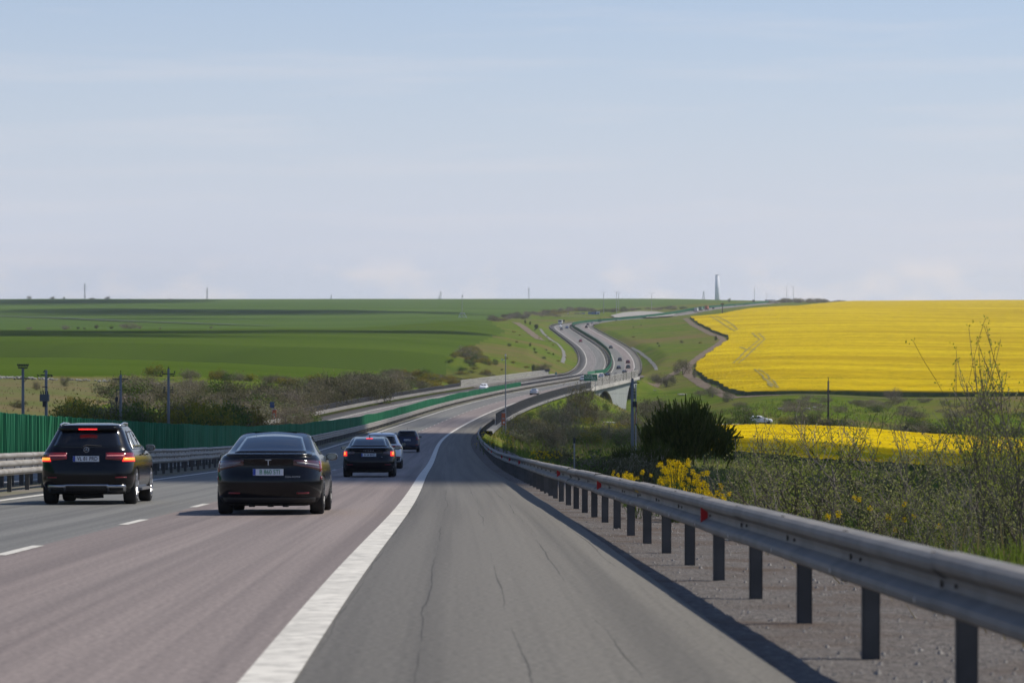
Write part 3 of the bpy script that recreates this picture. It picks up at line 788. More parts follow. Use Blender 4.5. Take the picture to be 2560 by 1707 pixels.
# stepped green panels on the white concrete wall beyond the bridge
wall = tag(empty('median_wall'), 'pale concrete median wall beyond the bridge carrying stepped green panels', 'wall')
Yw = np.linspace(958, 1075, 24)
V = np.concatenate([np.stack([rp(Yw, -9.5, 0), rp(Yw, -9.55, 1.15 + 0 * Yw), rp(Yw, -9.95, 1.15), rp(Yw, -10.0, -.2)], 1).reshape(-1, 3)])
i = np.arange(23)[:, None] * 4 + np.arange(3)[None]
F = np.stack([i + 4, i + 5, i + 1, i], -1).reshape(-1, 4)
link('wall_face', npmesh('wall_face', V, F, [M_CONC]), wall)
for k in range(12):
    Y = np.linspace(948 + k * 8, 948 + k * 8 + 8.1, 3); h = 1.0 + .18 * (k % 3)
    V = np.concatenate([rp(Y, -10.05, .7 + h * .2), rp(Y, -10.05, 1.75 + h * .25), rp(Y, -10.12, 1.75 + h * .25), rp(Y, -10.12, .7 + h * .2)])
    link('green_panel', npmesh('green_panel', V, [(0, 1, 4, 3), (1, 2, 5, 4), (3, 4, 7, 6), (4, 5, 8, 7), (6, 7, 10, 9), (7, 8, 11, 10)], [M_GREEN]), wall)

# ---- railings of dark bars, and the white-slatted parapets
def bar_panel(w=2.0, h=1.55):
    mb = MB()
    mb.box((0, w / 2, h), (.05, w, .05)); mb.box((0, w / 2, .12), (.05, w, .05))
    for k in range(14):
        mb.box((0, (k + .5) * w / 14, h / 2 + .06), (.03, .045, h - .14))
    mb.box((0, 0, h / 2 - .1), (.08, .08, h + .25))
    return mb.mesh('railing_panel', [M_BAR])
def slat_panel(w=2.0, h=2.15):
    mb = MB()
    for k in range(9):
        mb.box((.02, w / 2, (.22 + k * .235) * h / 2.15), (.05, w - .02, .10), 0, tilt=Matrix.Rotation(.35, 3, 'Y'))
    mb.box((-.02, 0, h / 2), (.10, .10, h), 1); mb.box((0, w / 2, h), (.08, w, .05), 0)
    return mb.mesh('slat_panel', [M_WHITE, M_BAR])
ME_RAIL, ME_SLAT = bar_panel(), slat_panel()
ME_SLATL = slat_panel(2.0, 1.75)
def fence(name, label, me, part, Ya, Yb_, d, h=0.0, group=None):
    f = tag(empty(name), label, 'railing', group)
    for Y in spaced(Ya, Yb_, 2.0):
        place(part, me, f, Y, d, h)
    return f
fence('railing', 'dark barred railing on the concrete ledge right of the hard shoulder', ME_RAIL, 'railing_panel', 412, 766, 4.3)
fence('railing', 'dark barred railing left of the oncoming carriageway above the thicket', ME_RAIL, 'railing_panel', 443, 738, -26.0, .05)
fence('railing', 'dark barred railing between the two carriageways before the bridge', ME_RAIL, 'railing_panel', 736, 948, -11.4, -.2)
fence('slatted_parapet', 'white slatted parapet on the right edge of the bridge', ME_SLAT, 'slat_panel', 768, 1000, 4.3, .05)
fence('slatted_parapet', 'white slatted parapet beyond the oncoming carriageway', ME_SLATL, 'slat_panel', 740, 1005, -26.0, .5)
# ---------------------------------------------------------------- vehicles
def paint(name, c, metal=.0, rough=.28):
    return mat(name, c, .16, metal, coat=.0, spec=.34)
P_BLACK = paint('black_paint', (.004, .004, .006)); P_BLACK2 = paint('blue_black_paint', (.005, .005, .009)); P_WHITE = paint('white_paint', (.72, .73, .75))
P_NAVY = paint('navy_paint', (.02, .025, .05)); P_RED = paint('dark_red_paint', (.16, .012, .015)); P_SILV = paint('silver_paint', (.50, .51, .53), .3)
P_GREY = paint('grey_paint', (.09, .09, .10), .3); P_BLUE = paint('blue_paint', (.05, .09, .22)); P_TEAL = paint('dark_teal_paint', (.035, .06, .065)); P_BROWN = paint('brown_paint', (.07, .045, .04))
M_GLASS = mat('tinted_glass', (.006, .007, .009), .03, spec=.45)
M_SIDEG = mat('side_glass', (.035, .042, .045), .05, spec=.6)
M_TYRE = mat('tyre_rubber', (.014, .014, .015), .85, col2=(.022, .021, .02), scale=6)
M_RIM = mat('alloy_rim', (.32, .32, .34), .35, .8); M_RIMD = mat('dark_rim', (.07, .07, .075), .4, .7)
M_TRIM = mat('black_trim', (.018, .018, .019), .6); M_CHROME = mat('chrome_trim', (.42, .43, .46), .25, .9)
M_UNDER = mat('underbody', (.012, .012, .012), .9)
M_LAMP = mat('red_lamp', (.20, .008, .010), .12, coat=.6); M_LAMPD = mat('smoked_lamp', (.055, .012, .016), .10, coat=.8)
M_LIT = mat('lit_brake_lamp', (.5, .02, .02), .3, emit=(1.0, .03, .025), estr=1.3)
M_LITO = mat('lit_lamp_core', (.6, .1, .02), .3, emit=(1.0, .24, .03), estr=2.2)
M_PLATE = mat('number_plate', (.62, .63, .66), .5); M_EU = mat('plate_blue', (.02, .05, .30), .5)
M_INK = mat('plate_ink', (.015, .015, .018), .6); M_INKG = mat('plate_green_ink', (.02, .20, .075), .6)
M_HEAD = mat('head_lamp', (.55, .56, .58), .15, coat=.6)
M_MIRG = mat('mirror_glass', (.16, .18, .19), .1, 1.0)

class Car:
    def __init__(s, rows, bow=.10, taper=.035):
        a = np.array(rows, float); s.z = a[:, 0]; s.a = a[:, 1:]; s.bow = bow; s.taper = taper
    def row(s, z): return [float(np.interp(z, s.z, s.a[:, k])) for k in range(s.a.shape[1])]
    def lens(s, z):
        w, r, f, c, cf = s.row(z)
        c = min(c, w * .95); cf = min(cf, w * .95)
        return [w - c, math.pi / 2 * c, max(f - cf - r - c, .05), math.pi / 2 * cf, w - cf], w, r, f, c, cf
    def pt(s, z, t, sg=1):
        """t metres round the outline from the middle of the tail"""
        L, w, r, f, c, cf = s.lens(z)
        if t < L[0]: x, y = t, r
        elif t < L[0] + L[1]:
            a = (t - L[0]) / c; x, y = w - c + c * math.sin(a), r + c - c * math.cos(a)
        elif t < sum(L[:3]): x, y = w, r + c + t - L[0] - L[1]
        elif t < sum(L[:4]):
            a = (t - sum(L[:3])) / cf; x, y = w - cf + cf * math.cos(a), f - cf + cf * math.sin(a)
        else: x, y = max(0, w - cf - (t - sum(L[:4]))), f
        ym = (y - (r + f) / 2) / ((f - r) / 2)
        k = 1 - (y - r) / max(f - r, .1)
        y += s.bow * (x / w) ** 2 * (k if k > .5 else (k - 1) * 1.0 if k < .3 else (k - .3) / .2 * .5 - .7 * (.5 - k) / .2 if False else 0) * (1 if k > .5 else 1)
        x *= 1 - s.taper * ym * ym
        return Vector((sg * x, y, z))
    def side_t(s, z, y):
        L, w, r, f, c, cf = s.lens(z); return L[0] + L[1] + (y - r - c)
    def loop(s, z, n):
        L, *_ = s.lens(z); cum = np.cumsum([0] + L); ts = []
        for k in range(5): ts += list(np.linspace(cum[k], cum[k + 1], n[k], endpoint=False))
        ts.append(cum[5])
        right = [s.pt(z, t) for t in ts]
        left = [Vector((-p.x, p.y, p.z)) for p in right[1:-1]][::-1]
        return right + left
    def body(s, name, n=(8, 6, 22, 5, 6), sub=2, mats=(), under_z=.26):
        zs = []
        for i in range(len(s.z) - 1):
            for k in range(sub): zs.append(s.z[i] + (s.z[i + 1] - s.z[i]) * k / sub)
        zs.append(s.z[-1])
        rings = [s.loop(z, n) for z in zs]; m = len(rings[0])
        mb = MB(); mb.v = [tuple(p) for r in rings for p in r]
        for i in range(len(rings) - 1):
            for k in range(m):
                k2 = (k + 1) % m
                mb.f.append((i * m + k, i * m + k2, (i + 1) * m + k2, (i + 1) * m + k)); mb.m.append(1 if zs[i] < under_z else 0)
        def cap(i, flip):
            h = len(rings[0]) // 2; nh = h + 1
            for k in range(nh - 1):
                a, b = k, k + 1; c_, d_ = (m - k - 1) % m, (m - k) % m
                f = [i * m + a, i * m + b, i * m + c_, i * m + d_]
                f2 = [];
                for q in f:
                    if q not in f2: f2.append(q)
                if len(f2) > 2: mb.f.append(tuple(f2[::-1] if flip else f2)); mb.m.append(1 if i == 0 else 0)
        cap(0, True); cap(len(rings) - 1, False)
        return mb.mesh(name, list(mats), smooth=True)
    def patch(s, mb, t0, t1, zlo, zhi, off=.006, sg=1, nt=8, nz=4, mi=0, both=False):
        """a shell a few mm proud of the body between outline positions t0..t1 (numbers or functions of z fraction)"""
        fz = lambda q, u: q(u) if callable(q) else q
        ft = lambda q, v: q(v) if callable(q) else q
        P = []
        for j in range(nz + 1):
            v = j / nz
            for i in range(nt + 1):
                u = i / nt
                z = fz(zlo, u) * (1 - v) + fz(zhi, u) * v
                t = ft(t0, v) * (1 - u) + ft(t1, v) * u
                tt, g = abs(t), (1 if t >= 0 else -1)
                e = .02
                p = s.pt(z, tt, g)
                a = s.pt(z, tt + e, g) - s.pt(z, max(tt - e, 0), g)
                if g < 0: a = -a
                if a.length < 1e-6: a = Vector((1, 0, 0))
                b = s.pt(z + .015, tt, g) - s.pt(z - .015, tt, g)
                nrm = a.cross(b)
                nrm.normalize()
                P.append((p, nrm))
        w = nt + 1
        if sg < 0: P = [(Vector((-p.x, p.y, p.z)), Vector((-n_.x, n_.y, n_.z))) for p, n_ in P]
        top = [p + n_ * off for p, n_ in P]; bot = [p - n_ * .02 for p, n_ in P]
        F = []
        for j in range(nz):
            for i in range(nt):
                q = (j * w + i, j * w + i + 1, (j + 1) * w + i + 1, (j + 1) * w + i)
                F.append(q if sg > 0 else q[::-1])
        edge = list(range(nt + 1)) + [j * w + nt for j in range(1, nz + 1)] + [nz * w + i for i in range(nt - 1, -1, -1)] + [j * w for j in range(nz - 1, 0, -1)]
        N0 = len(top)
        for k in range(len(edge)):
            a, b = edge[k], edge[(k + 1) % len(edge)]
            q = (a, a + N0, b + N0, b)
            F.append(q if sg > 0 else q[::-1])
        mb.add(top + bot, F, mi)
        return mb

def wheel_parts(parent, x, y, r, w, rim_m, outer):
    tb = MB(); n = 28
    prof = [(-w / 2, r * .68), (-w / 2, r * .93), (-w * .40, r * .99), (-w * .2, r), (w * .2, r), (w * .40, r * .99), (w / 2, r * .93), (w / 2, r * .68)]
    P = [(px, math.cos(2 * math.pi * k / n) * pr, math.sin(2 * math.pi * k / n) * pr) for k in range(n) for px, pr in prof]
    q = len(prof)
    tb.add(P, [(k * q + i, ((k + 1) % n) * q + i, ((k + 1) % n) * q + i + 1, k * q + i + 1) for k in range(n) for i in range(q - 1)])
    wh = empty('wheel'); wh.parent = parent; wh.location = (x, y, r)
    tb.build('tyre', M_TYRE, wh, True)
    rb = MB(); g = w / 2 * outer
    rb.tube([(g * .6, 0, 0), (g * .62, 0, 0)], r * .69, 24, 1)
    rb.tube([(g * .62, 0, 0), (g * 1.0, 0, 0)], .055, 10, 0)
    for k in range(5):
        a = 2 * math.pi * k / 5 + .3
        c, s_ = math.cos(a), math.sin(a)
        for t in (-.12, .12):
            c2, s2 = math.cos(a + t), math.sin(a + t)
            rb.tube([(g * .92, c * .04, s_ * .04), (g * .95, c2 * r * .66, s2 * r * .66)], .02, 5, 0)
    ring = [(g * .96, math.cos(2 * math.pi * k / 24) * r * .68, math.sin(2 * math.pi * k / 24) * r * .68) for k in range(25)]
    rb.tube(ring, .015, 5, 0, cap=False)
    rb.build('rim', [rim_m, M_UNDER], wh)

def text(name, s, size, m, parent, loc, rx=math.pi / 2, rz=0.0, bold=0.0, sx=1.0, al='CENTER'):
    cu = bpy.data.curves.new(name, 'FONT'); cu.body = s; cu.size = size; cu.align_x = al; cu.align_y = 'CENTER'
    cu.extrude = .002; cu.offset = bold; cu.materials.append(m)
    tmp = link('lettering_source', cu)
    dg = bpy.context.evaluated_depsgraph_get(); dg.update()
    me = bpy.data.meshes.new_from_object(tmp.evaluated_get(dg)); me.name = name
    bpy.data.objects.remove(tmp); bpy.data.curves.remove(cu)
    o = link(name, me, parent); o.location = loc; o.rotation_euler = (rx, 0, rz); o.scale = (sx, 1, 1)
    return o

def plate(parent, car, z, txt, ink, lean=0.0, w=.52, y=None):
    p = car.pt(z, 0); y = p.y - .012 if y is None else y
    mb = MB(); mb.box((0, 0, 0), (w, .012, .112), 0); mb.box((-w / 2 + .025, -.0035, 0), (.046, .008, .108), 1)
    o = mb.build('number_plate', [M_PLATE, M_EU], parent); o.location = (0, y, z); o.rotation_euler = (lean, 0, 0)
    if txt:
        text('plate_lettering', txt, .108, ink, o, (.028, -.008, 0), bold=.0012, sx=.84)
    else:
        lb = MB()
        for k, x in enumerate((-.17, -.11, -.02, .04, .11, .17, .22)): lb.box((x, -.008, 0), (.036, .004, .07))
        lb.build('plate_lettering', M_INK, o)
    return o

def cut_arches(o, car, ys, r, x0):
    """wheel openings cut into the body"""
    bm = bmesh.new()
    for y in ys:
        for sg in (-1, 1):
            M = Matrix.Translation((sg * x0, y, r * .97)) @ Matrix.Rotation(math.pi / 2, 4, 'Y')
            bmesh.ops.create_cone(bm, cap_ends=True, segments=32, radius1=r * 1.10, radius2=r * 1.10, depth=.62, matrix=M)
    me = bpy.data.meshes.new('arch_cutter'); bm.to_mesh(me); bm.free(); me.materials.append(M_UNDER)
    c = link('arch_cutter', me)
    md = o.modifiers.new('arches', 'BOOLEAN'); md.operation = 'DIFFERENCE'; md.object = c; md.solver = 'EXACT'; md.material_mode = 'TRANSFER'
    dg = bpy.context.evaluated_depsgraph_get(); dg.update()
    new = bpy.data.meshes.new_from_object(o.evaluated_get(dg))
    o.modifiers.clear(); old = o.data; new.name = 'body'; o.data = new
    bpy.data.objects.remove(c); bpy.data.meshes.remove(me)
    bm = bmesh.new(); bm.from_mesh(new)
    bmesh.ops.recalc_face_normals(bm, faces=bm.faces)
    for e in bm.edges:
        if len(e.link_faces) == 2 and e.calc_face_angle(0) > R(42): e.smooth = False
    bm.to_mesh(new); bm.free()

def mirror_unit(parent, x, y, z, sg, m):
    mb = MB()
    P = []
    for k, (dy, sc) in enumerate(((0, .78), (.02, .95), (.07, 1.0), (.14, .8), (.19, .35))):
        for a in np.linspace(0, 2 * math.pi, 12, endpoint=False):
            ca, sa = math.cos(a), math.sin(a)
            P.append((sg * (x + .10) + .105 * sc * math.copysign(abs(ca) ** .7, ca), y + dy, z + .068 * sc * math.copysign(abs(sa) ** .7, sa)))
    F = [(i * 12 + k, i * 12 + (k + 1) % 12, (i + 1) * 12 + (k + 1) % 12, (i + 1) * 12 + k) for i in range(4) for k in range(12)]
    F += [tuple(range(48, 60))]
    mb.add(P, F, 0); mb.add(P[:12], [tuple(range(11, -1, -1))], 1)
    mb.box((sg * (x - .02), y + .06, z - .045), (.14, .06, .025), 0)
    mb.build('mirror', [m, M_MIRG], parent, False)

def side_glass(parent, car, spans, zlo, zhi, m=None):
    """side windows between y0..y1, drawn with a slanting front/rear edge"""
    for sg in (1, -1):
        for (a0, a1, b0, b1) in spans:      # y at the sill (a0..a1) and at the top (b0..b1)
            mb = MB()
            P0 = lambda v: car.side_t(zlo + (zhi - zlo) * v, a0 + (b0 - a0) * v)
            P1 = lambda v: car.side_t(zlo + (zhi - zlo) * v, a1 + (b1 - a1) * v)
            car.patch(mb, P0, P1, zlo, zhi, .005, sg, 6, 4)
            mb.build('side_window', m or M_SIDEG, parent, True)

def finish(root, label, cat, Y, d):
    p = rp(Y, d); hd, pt = rdir(Y)
    root.location = [float(q) for q in p]; root.rotation_euler = (pt, 0, hd)
    tag(root, label, cat)

# z, half width, tail y, nose y, rear corner radius, front corner radius
ROWS_T = [(.15, .70, .48, 4.3, .30, .3), (.20, .84, .26, 4.5, .34, .4), (.30, .895, .09, 4.60, .36, .45), (.42, .915, .03, 4.66, .36, .5), (.55, .922, .0, 4.68, .36, .5), (.66, .924, .015, 4.66, .38, .5), (.78, .918, .05, 4.56, .40, .5),
          (.90, .895, .05, 4.25, .42, .5), (.97, .865, .035, 3.85, .42, .5), (1.015, .825, .05, 3.5, .40, .5), (1.035, .805, .16, 3.4, .40, .45), (1.06, .785, .48, 3.32, .36, .42), (1.10, .76, .74, 3.2, .32, .40), (1.18, .715, 1.02, 3.02, .30, .36),
          (1.26, .675, 1.32, 2.84, .28, .32), (1.33, .635, 1.62, 2.66, .26, .3), (1.38, .595, 1.9, 2.5, .26, .28), (1.415, .52, 2.1, 2.42, .15, .15), (1.432, .36, 2.2, 2.36, .08, .08)]
ROWS_G = [(.20, .70, .42, 4.25, .25, .3), (.25, .85, .20, 4.45, .30, .4), (.38, .92, .06, 4.60, .32, .42), (.50, .94, .01, 4.65, .33, .42), (.62, .945, .0, 4.66, .33, .42), (.80, .945, .03, 4.62, .34, .42), (.93, .935, .06, 4.5, .34, .45), (1.02, .915, .08, 4.1, .33, .45),
          (1.08, .885, .10, 3.65, .30, .45), (1.13, .85, .13, 3.4, .28, .42), (1.20, .81, .20, 3.2, .25, .40), (1.32, .755, .31, 2.95, .22, .36), (1.44, .70, .42, 2.72, .2, .32), (1.50, .67, .44, 2.6, .2, .3), (1.535, .655, .40, 2.5, .2, .3), (1.565, .625, .46, 2.4, .2, .28), (1.595, .58, .62, 2.3, .2, .25), (1.62, .50, .90, 2.15, .18, .2), (1.638, .34, 1.3, 1.95, .12, .12)]
ROWS_S = [(.16, .70, .42, 4.3, .25, .3), (.22, .85, .20, 4.5, .28, .4), (.34, .895, .05, 4.62, .30, .42), (.46, .91, .0, 4.67, .31, .42), (.58, .915, .0, 4.68, .32, .42), (.72, .915, .04, 4.6, .33, .42), (.86, .90, .06, 4.45, .33, .45), (.96, .875, .05, 4.1, .33, .45),
          (1.01, .845, .04, 3.7, .31, .45), (1.035, .815, .09, 3.5, .3, .42), (1.06, .79, .26, 3.36, .28, .42), (1.11, .755, .46, 3.2, .25, .4), (1.20, .71, .74, 3.0, .24, .36), (1.29, .665, 1.04, 2.82, .22, .32), (1.36, .62, 1.35, 2.65, .22, .3), (1.40, .57, 1.65, 2.5, .2, .28), (1.43, .46, 1.95, 2.3, .15, .2), (1.445, .32, 2.1, 2.2, .1, .1)]
ROWS_H = [(.18, .66, .36, 3.85, .22, .3), (.24, .80, .16, 3.98, .26, .36), (.36, .865, .04, 4.08, .28, .38), (.50, .88, .0, 4.1, .28, .38), (.66, .88, .02, 4.08, .28, .38), (.84, .875, .05, 3.95, .28, .4), (.96, .86, .07, 3.6, .27, .4), (1.05, .835, .10, 3.3, .25, .4),
          (1.14, .80, .15, 3.1, .23, .38), (1.28, .735, .25, 2.85, .2, .34), (1.40, .675, .34, 2.6, .2, .3), (1.46, .65, .33, 2.45, .2, .28), (1.50, .625, .36, 2.35, .2, .25), (1.54, .54, .7, 2.1, .18, .2), (1.56, .40, 1.0, 1.95, .12, .12)]
def scaled(rows, sz, sw, sl): return [(z * sz, w * sw, r * sl, f * sl, c * sw, cf * sw) for z, w, r, f, c, cf in rows]

def base_car(name, car, p, rim, r=.335, tw=.235, rear=.86, front=3.76, track=.80, cut=True):
    root = empty(name)
    body = link('body', car.body('body', mats=[p, M_UNDER]), root)
    if cut: cut_arches(body, car, (rear, front), r, .95)
    for y in (rear, front):
        for sg in (1, -1): wheel_parts(root, sg * track, y, r, tw, rim, sg)
    return root

# ---- the black saloon in the right-hand lane
T = Car(ROWS_T, bow=.16)
root = base_car('black_saloon', T, P_BLACK, M_RIMD, rear=.98, front=3.86, track=.795)
mb = MB(); T.patch(mb, lambda v: -(.655 - .14 * v), lambda v: .655 - .14 * v, lambda u: 1.064 + .0 * u, lambda u: 1.335 + .05 * (1 - (2 * u - 1) ** 2), .006, 1, 16, 8)
mb.build('rear_window', M_GLASS, root, True)
side_glass(root, T, [(1.55, 2.55, 1.9, 2.35), (2.60, 3.05, 2.38, 2.62)], 1.03, 1.33)
for sg in (1, -1):
    mb = MB(); T.patch(mb, .44, lambda v: 1.16 - .10 * v, lambda u: .855 - .13 * u, lambda u: .945 - .02 * u, .008, sg, 12, 4)
    lp = mb.build('tail_light', M_LAMPD, root, True)
    mb = MB(); T.patch(mb, .50, .96, lambda u: .895 - .07 * u, lambda u: .915 - .06 * u, .013, sg, 8, 1)
    mb.build('light_strip', M_CHROME if False else mat('lamp_streak', (.20, .19, .22), .2), lp, True)
    mb = MB(); T.patch(mb, .985, 1.10, .74, .92, .012, sg, 4, 3); mb.build('lamp_edge', M_LAMP, lp, True)
    mb = MB(); T.patch(mb, .50, .72, .365, .39, .008, sg, 5, 1); mb.build('bumper_reflector', M_LAMP, root, True)
    mb = MB(); T.patch(mb, 1.02, 1.12, .60, .66, .008, sg, 3, 1); mb.build('bumper_reflector', M_LAMP, root, True)
    mirror_unit(root, .86, 3.0, .985, sg, P_BLACK)
mb = MB(); T.patch(mb, -.80, .80, 1.010, 1.028, .03, 1, 20, 1); mb.build('tail_lip', P_BLACK, root, True)
mb = MB(); T.patch(mb, -.86, .86, .17, .30, .01, 1, 16, 2); mb.build('diffuser', M_TRIM, root, True)
for x in (-.30, .02, .28): MB().box((x, .42, .165), (.10, .12, .06)).build('under_bracket', M_UNDER, root)
plate(root, T, .735, 'B 860 STI', M_INKG, lean=-.10, y=.018)
em = MB()
em.box((0, 0, .040), (.10, .006, .012)); em.box((0, 0, .018), (.018, .006, .02)); em.box((0, 0, -.015), (.013, .006, .07))
o = em.build('emblem', M_CHROME, root); o.location = (0, .038, .905)
text('badge_lettering', 'DUAL MOTOR', .036, M_CHROME, root, (.42, .028, .655), sx=1.1)
finish(root, 'glossy black saloon with green-lettered plate in the reddish right-hand lane', 'car', 51.9 - .98 + .1, -2.22)

# ---- the black off-roader braking in the left-hand lane
G = Car(ROWS_G, bow=.11)
root = base_car('black_suv', G, P_BLACK, M_RIM, r=.365, tw=.25, rear=.93, front=3.80, track=.80)
mb = MB(); G.patch(mb, lambda v: -(.70 - .11 * v), lambda v: .70 - .11 * v, lambda u: 1.135 + .03 * (2 * u - 1) ** 2, lambda u: 1.475 - .02 * (2 * u - 1) ** 4, .006, 1, 16, 6)
mb.build('rear_window', M_GLASS, root, True)
mb = MB(); G.patch(mb, -.60, .60, 1.50, 1.545, .05, 1, 14, 2); sp = mb.build('roof_spoiler', P_BLACK, root, True)
mb = MB()
for k in range(14): mb.box((-.172 + k * .0265, .325, 1.505), (.020, .05, .026))
mb.build('high_brake_light', M_LIT, root)
side_glass(root, G, [(.75, 1.22, .92, 1.30), (1.27, 2.15, 1.35, 2.10), (2.20, 3.05, 2.15, 2.55)], 1.13, 1.46)
for sg in (1, -1):
    mb = MB(); G.patch(mb, .40, lambda v: 1.17, lambda u: .905 - .055 * u, lambda u: 1.035 - .0 * u, .009, sg, 12, 4)
    lp = mb.build('tail_light', M_LAMP, root, True)
    mb = MB(); G.patch(mb, .42, .78, lambda u: .965, lambda u: .99, .016, sg, 6, 1); mb.build('lamp_bar', mat('pink_bar', (.5, .2, .2), .3, emit=(1, .25, .25), estr=.25), lp, True)
    mb = MB(); G.patch(mb, .76, 1.08, .885, .935, .018, sg, 8, 2); mb.build('lit_lamp', M_LITO, lp, True)
    mb = MB(); G.patch(mb, .74, 1.14, .860, .90, .013, sg, 8, 2); mb.build('lit_lamp', M_LIT, lp, True)
    mb = MB(); G.patch(mb, .60, .84, .535, .556, .008, sg, 5, 1); mb.build('bumper_reflector', M_LAMP, root, True)
    ex = MB(); G.patch(ex, .42, .80, lambda u: .27, lambda u: .395, .03, sg, 8, 3); eo = ex.build('exhaust_trim', M_CHROME, root, True)
    ex = MB(); G.patch(ex, .47, .74, .30, .36, .04, sg, 6, 2); ex.build('exhaust_opening', M_UNDER, eo, True)
    mirror_unit(root, .87, 3.02, 1.13, sg, P_BLACK)
    rb = MB(); rb.tube([(sg * .585, .66, 1.56), (sg * .605, .82, 1.60), (sg * .61, 1.3, 1.632), (sg * .60, 2.0, 1.628), (sg * .56, 2.35, 1.57)], .02, 8)
    rb.build('roof_rail', M_CHROME, root, True)
    st = MB(); st.box((sg * .90, 2.4, .30), (.16, 1.9, .05)); st.build('side_step', M_RIM, root)
    wt = MB()
    Q = [G.pt(1.125, G.side_t(1.125, y), sg) + Vector((sg * .012, 0, 0)) for y in (.65, .8, 1.4, 2.2, 3.05)] + [G.pt(z, G.side_t(z, y), sg) + Vector((sg * .012, 0, 0)) for y, z in ((2.85, 1.28), (2.55, 1.46), (2.1, 1.485), (1.3, 1.485), (.95, 1.47), (.75, 1.30), (.65, 1.125))]
    wt.tube(Q, .011, 6); wt.build('window_trim', M_CHROME, root)
    for y in (1.75, 2.75):
        hb = MB(); q = G.pt(1.0, G.side_t(1.0, y), sg); hb.box((q.x + sg * .03, q.y, 1.0), (.03, .22, .03)); hb.build('door_handle', P_BLACK, root)
mb = MB(); G.patch(mb, -.46, .46, .375, .405, .02, 1, 12, 1); mb.build('bumper_trim', M_CHROME, root, True)
mb = MB(); G.patch(mb, -.84, .84, .22, .37, .012, 1, 14, 2); mb.build('diffuser', M_TRIM, root, True)
wp = MB(); wp.tube([(-.06, .11, 1.155), (.0, .135, 1.185), (.30, .16, 1.17)], [.02, .014, .008], 6); wp.build('rear_wiper', M_TRIM, root)
wp = MB(); wp.tube([(-.25, .5, .17), (-.1, .45, .16), (.3, .5, .18)], .05, 8); wp.build('exhaust_pipe', M_UNDER, root)
star = MB(); ring = [(.05 * math.cos(a), 0, .05 * math.sin(a)) for a in np.linspace(0, 2 * math.pi, 21)]
star.tube(ring, .007, 6, cap=False)
for k in range(3):
    a = math.pi / 2 + k * 2 * math.pi / 3
    star.tube([(0, 0, 0), (.047 * math.cos(a), 0, .047 * math.sin(a))], [.009, .003], 5)
o = star.build('emblem', M_CHROME, root); o.location = (0, .082, 1.095)
plate(root, G, .915, 'VL 81 PRD', M_INK, lean=-.06, y=.04)
finish(root, 'black off-roader with lit brake lights and roof rails in the left lane', 'car', 60.4 - .93 + .1, -6.38)

# ---- the dark liftback further on, braking
S = Car(ROWS_S, bow=.12)
root = base_car('dark_liftback', S, P_BLACK2, M_RIMD, rear=.95, front=3.63, track=.79)
mb = MB(); S.patch(mb, lambda v: -(.67 - .13 * v), lambda v: .67 - .13 * v, 1.062, 1.385, .006, 1, 14, 6); mb.build('rear_window', M_GLASS, root, True)
mb = MB(); S.patch(mb, -.12, .12, 1.335, 1.36, .012, 1, 6, 1); mb.build('high_brake_light', M_LIT, root, True)
side_glass(root, S, [(1.25, 1.55, 1.45, 1.62), (1.6, 2.3, 1.68, 2.2), (2.35, 3.05, 2.25, 2.6)], 1.04, 1.36)
for sg in (1, -1):
    mb = MB(); S.patch(mb, .52, 1.16, lambda u: .80 - .06 * u, lambda u: .90 + .02 * u, .009, sg, 10, 4); lp = mb.build('tail_light', M_LAMPD, root, True)
    mb = MB(); S.patch(mb, .80, 1.0, lambda u: .74, lambda u: .90, .016, sg, 5, 3); mb.build('lit_lamp', M_LIT, lp, True)
    mb = MB(); S.patch(mb, .87, .94, .78, .88, .022, sg, 2, 2); mb.build('lit_core', M_LITO, lp, True)
    mb = MB(); S.patch(mb, .58, .84, .43, .455, .008, sg, 5, 1); mb.build('bumper_reflector', M_LAMP, root, True)
    mirror_unit(root, .86, 2.95, 1.02, sg, P_BLACK2)
fin = MB(); fin.add([(-.02, 1.62, 1.40), (.02, 1.62, 1.40), (0, 1.52, 1.50), (0, 1.85, 1.42), (-.02, 1.85, 1.40), (.02, 1.85, 1.40)], [(0, 1, 2), (1, 5, 3, 2), (5, 4, 3), (4, 0, 2, 3)]); fin.build('aerial', M_TRIM, root)
plate(root, S, .78, 'B 34 BHZ', M_INK, y=.03)
text('badge_lettering', 'S K O D A', .055, M_RIM, root, (0, .03, .925), sx=1.5)
text('badge_lettering', 'TDI', .04, M_RIM, root, (.46, .03, .70))
Ys_, ds_ = onroad(923, 1192)
finish(root, 'dark liftback with lit brake lights following the white car', 'car', Ys_ - .95, ds_)

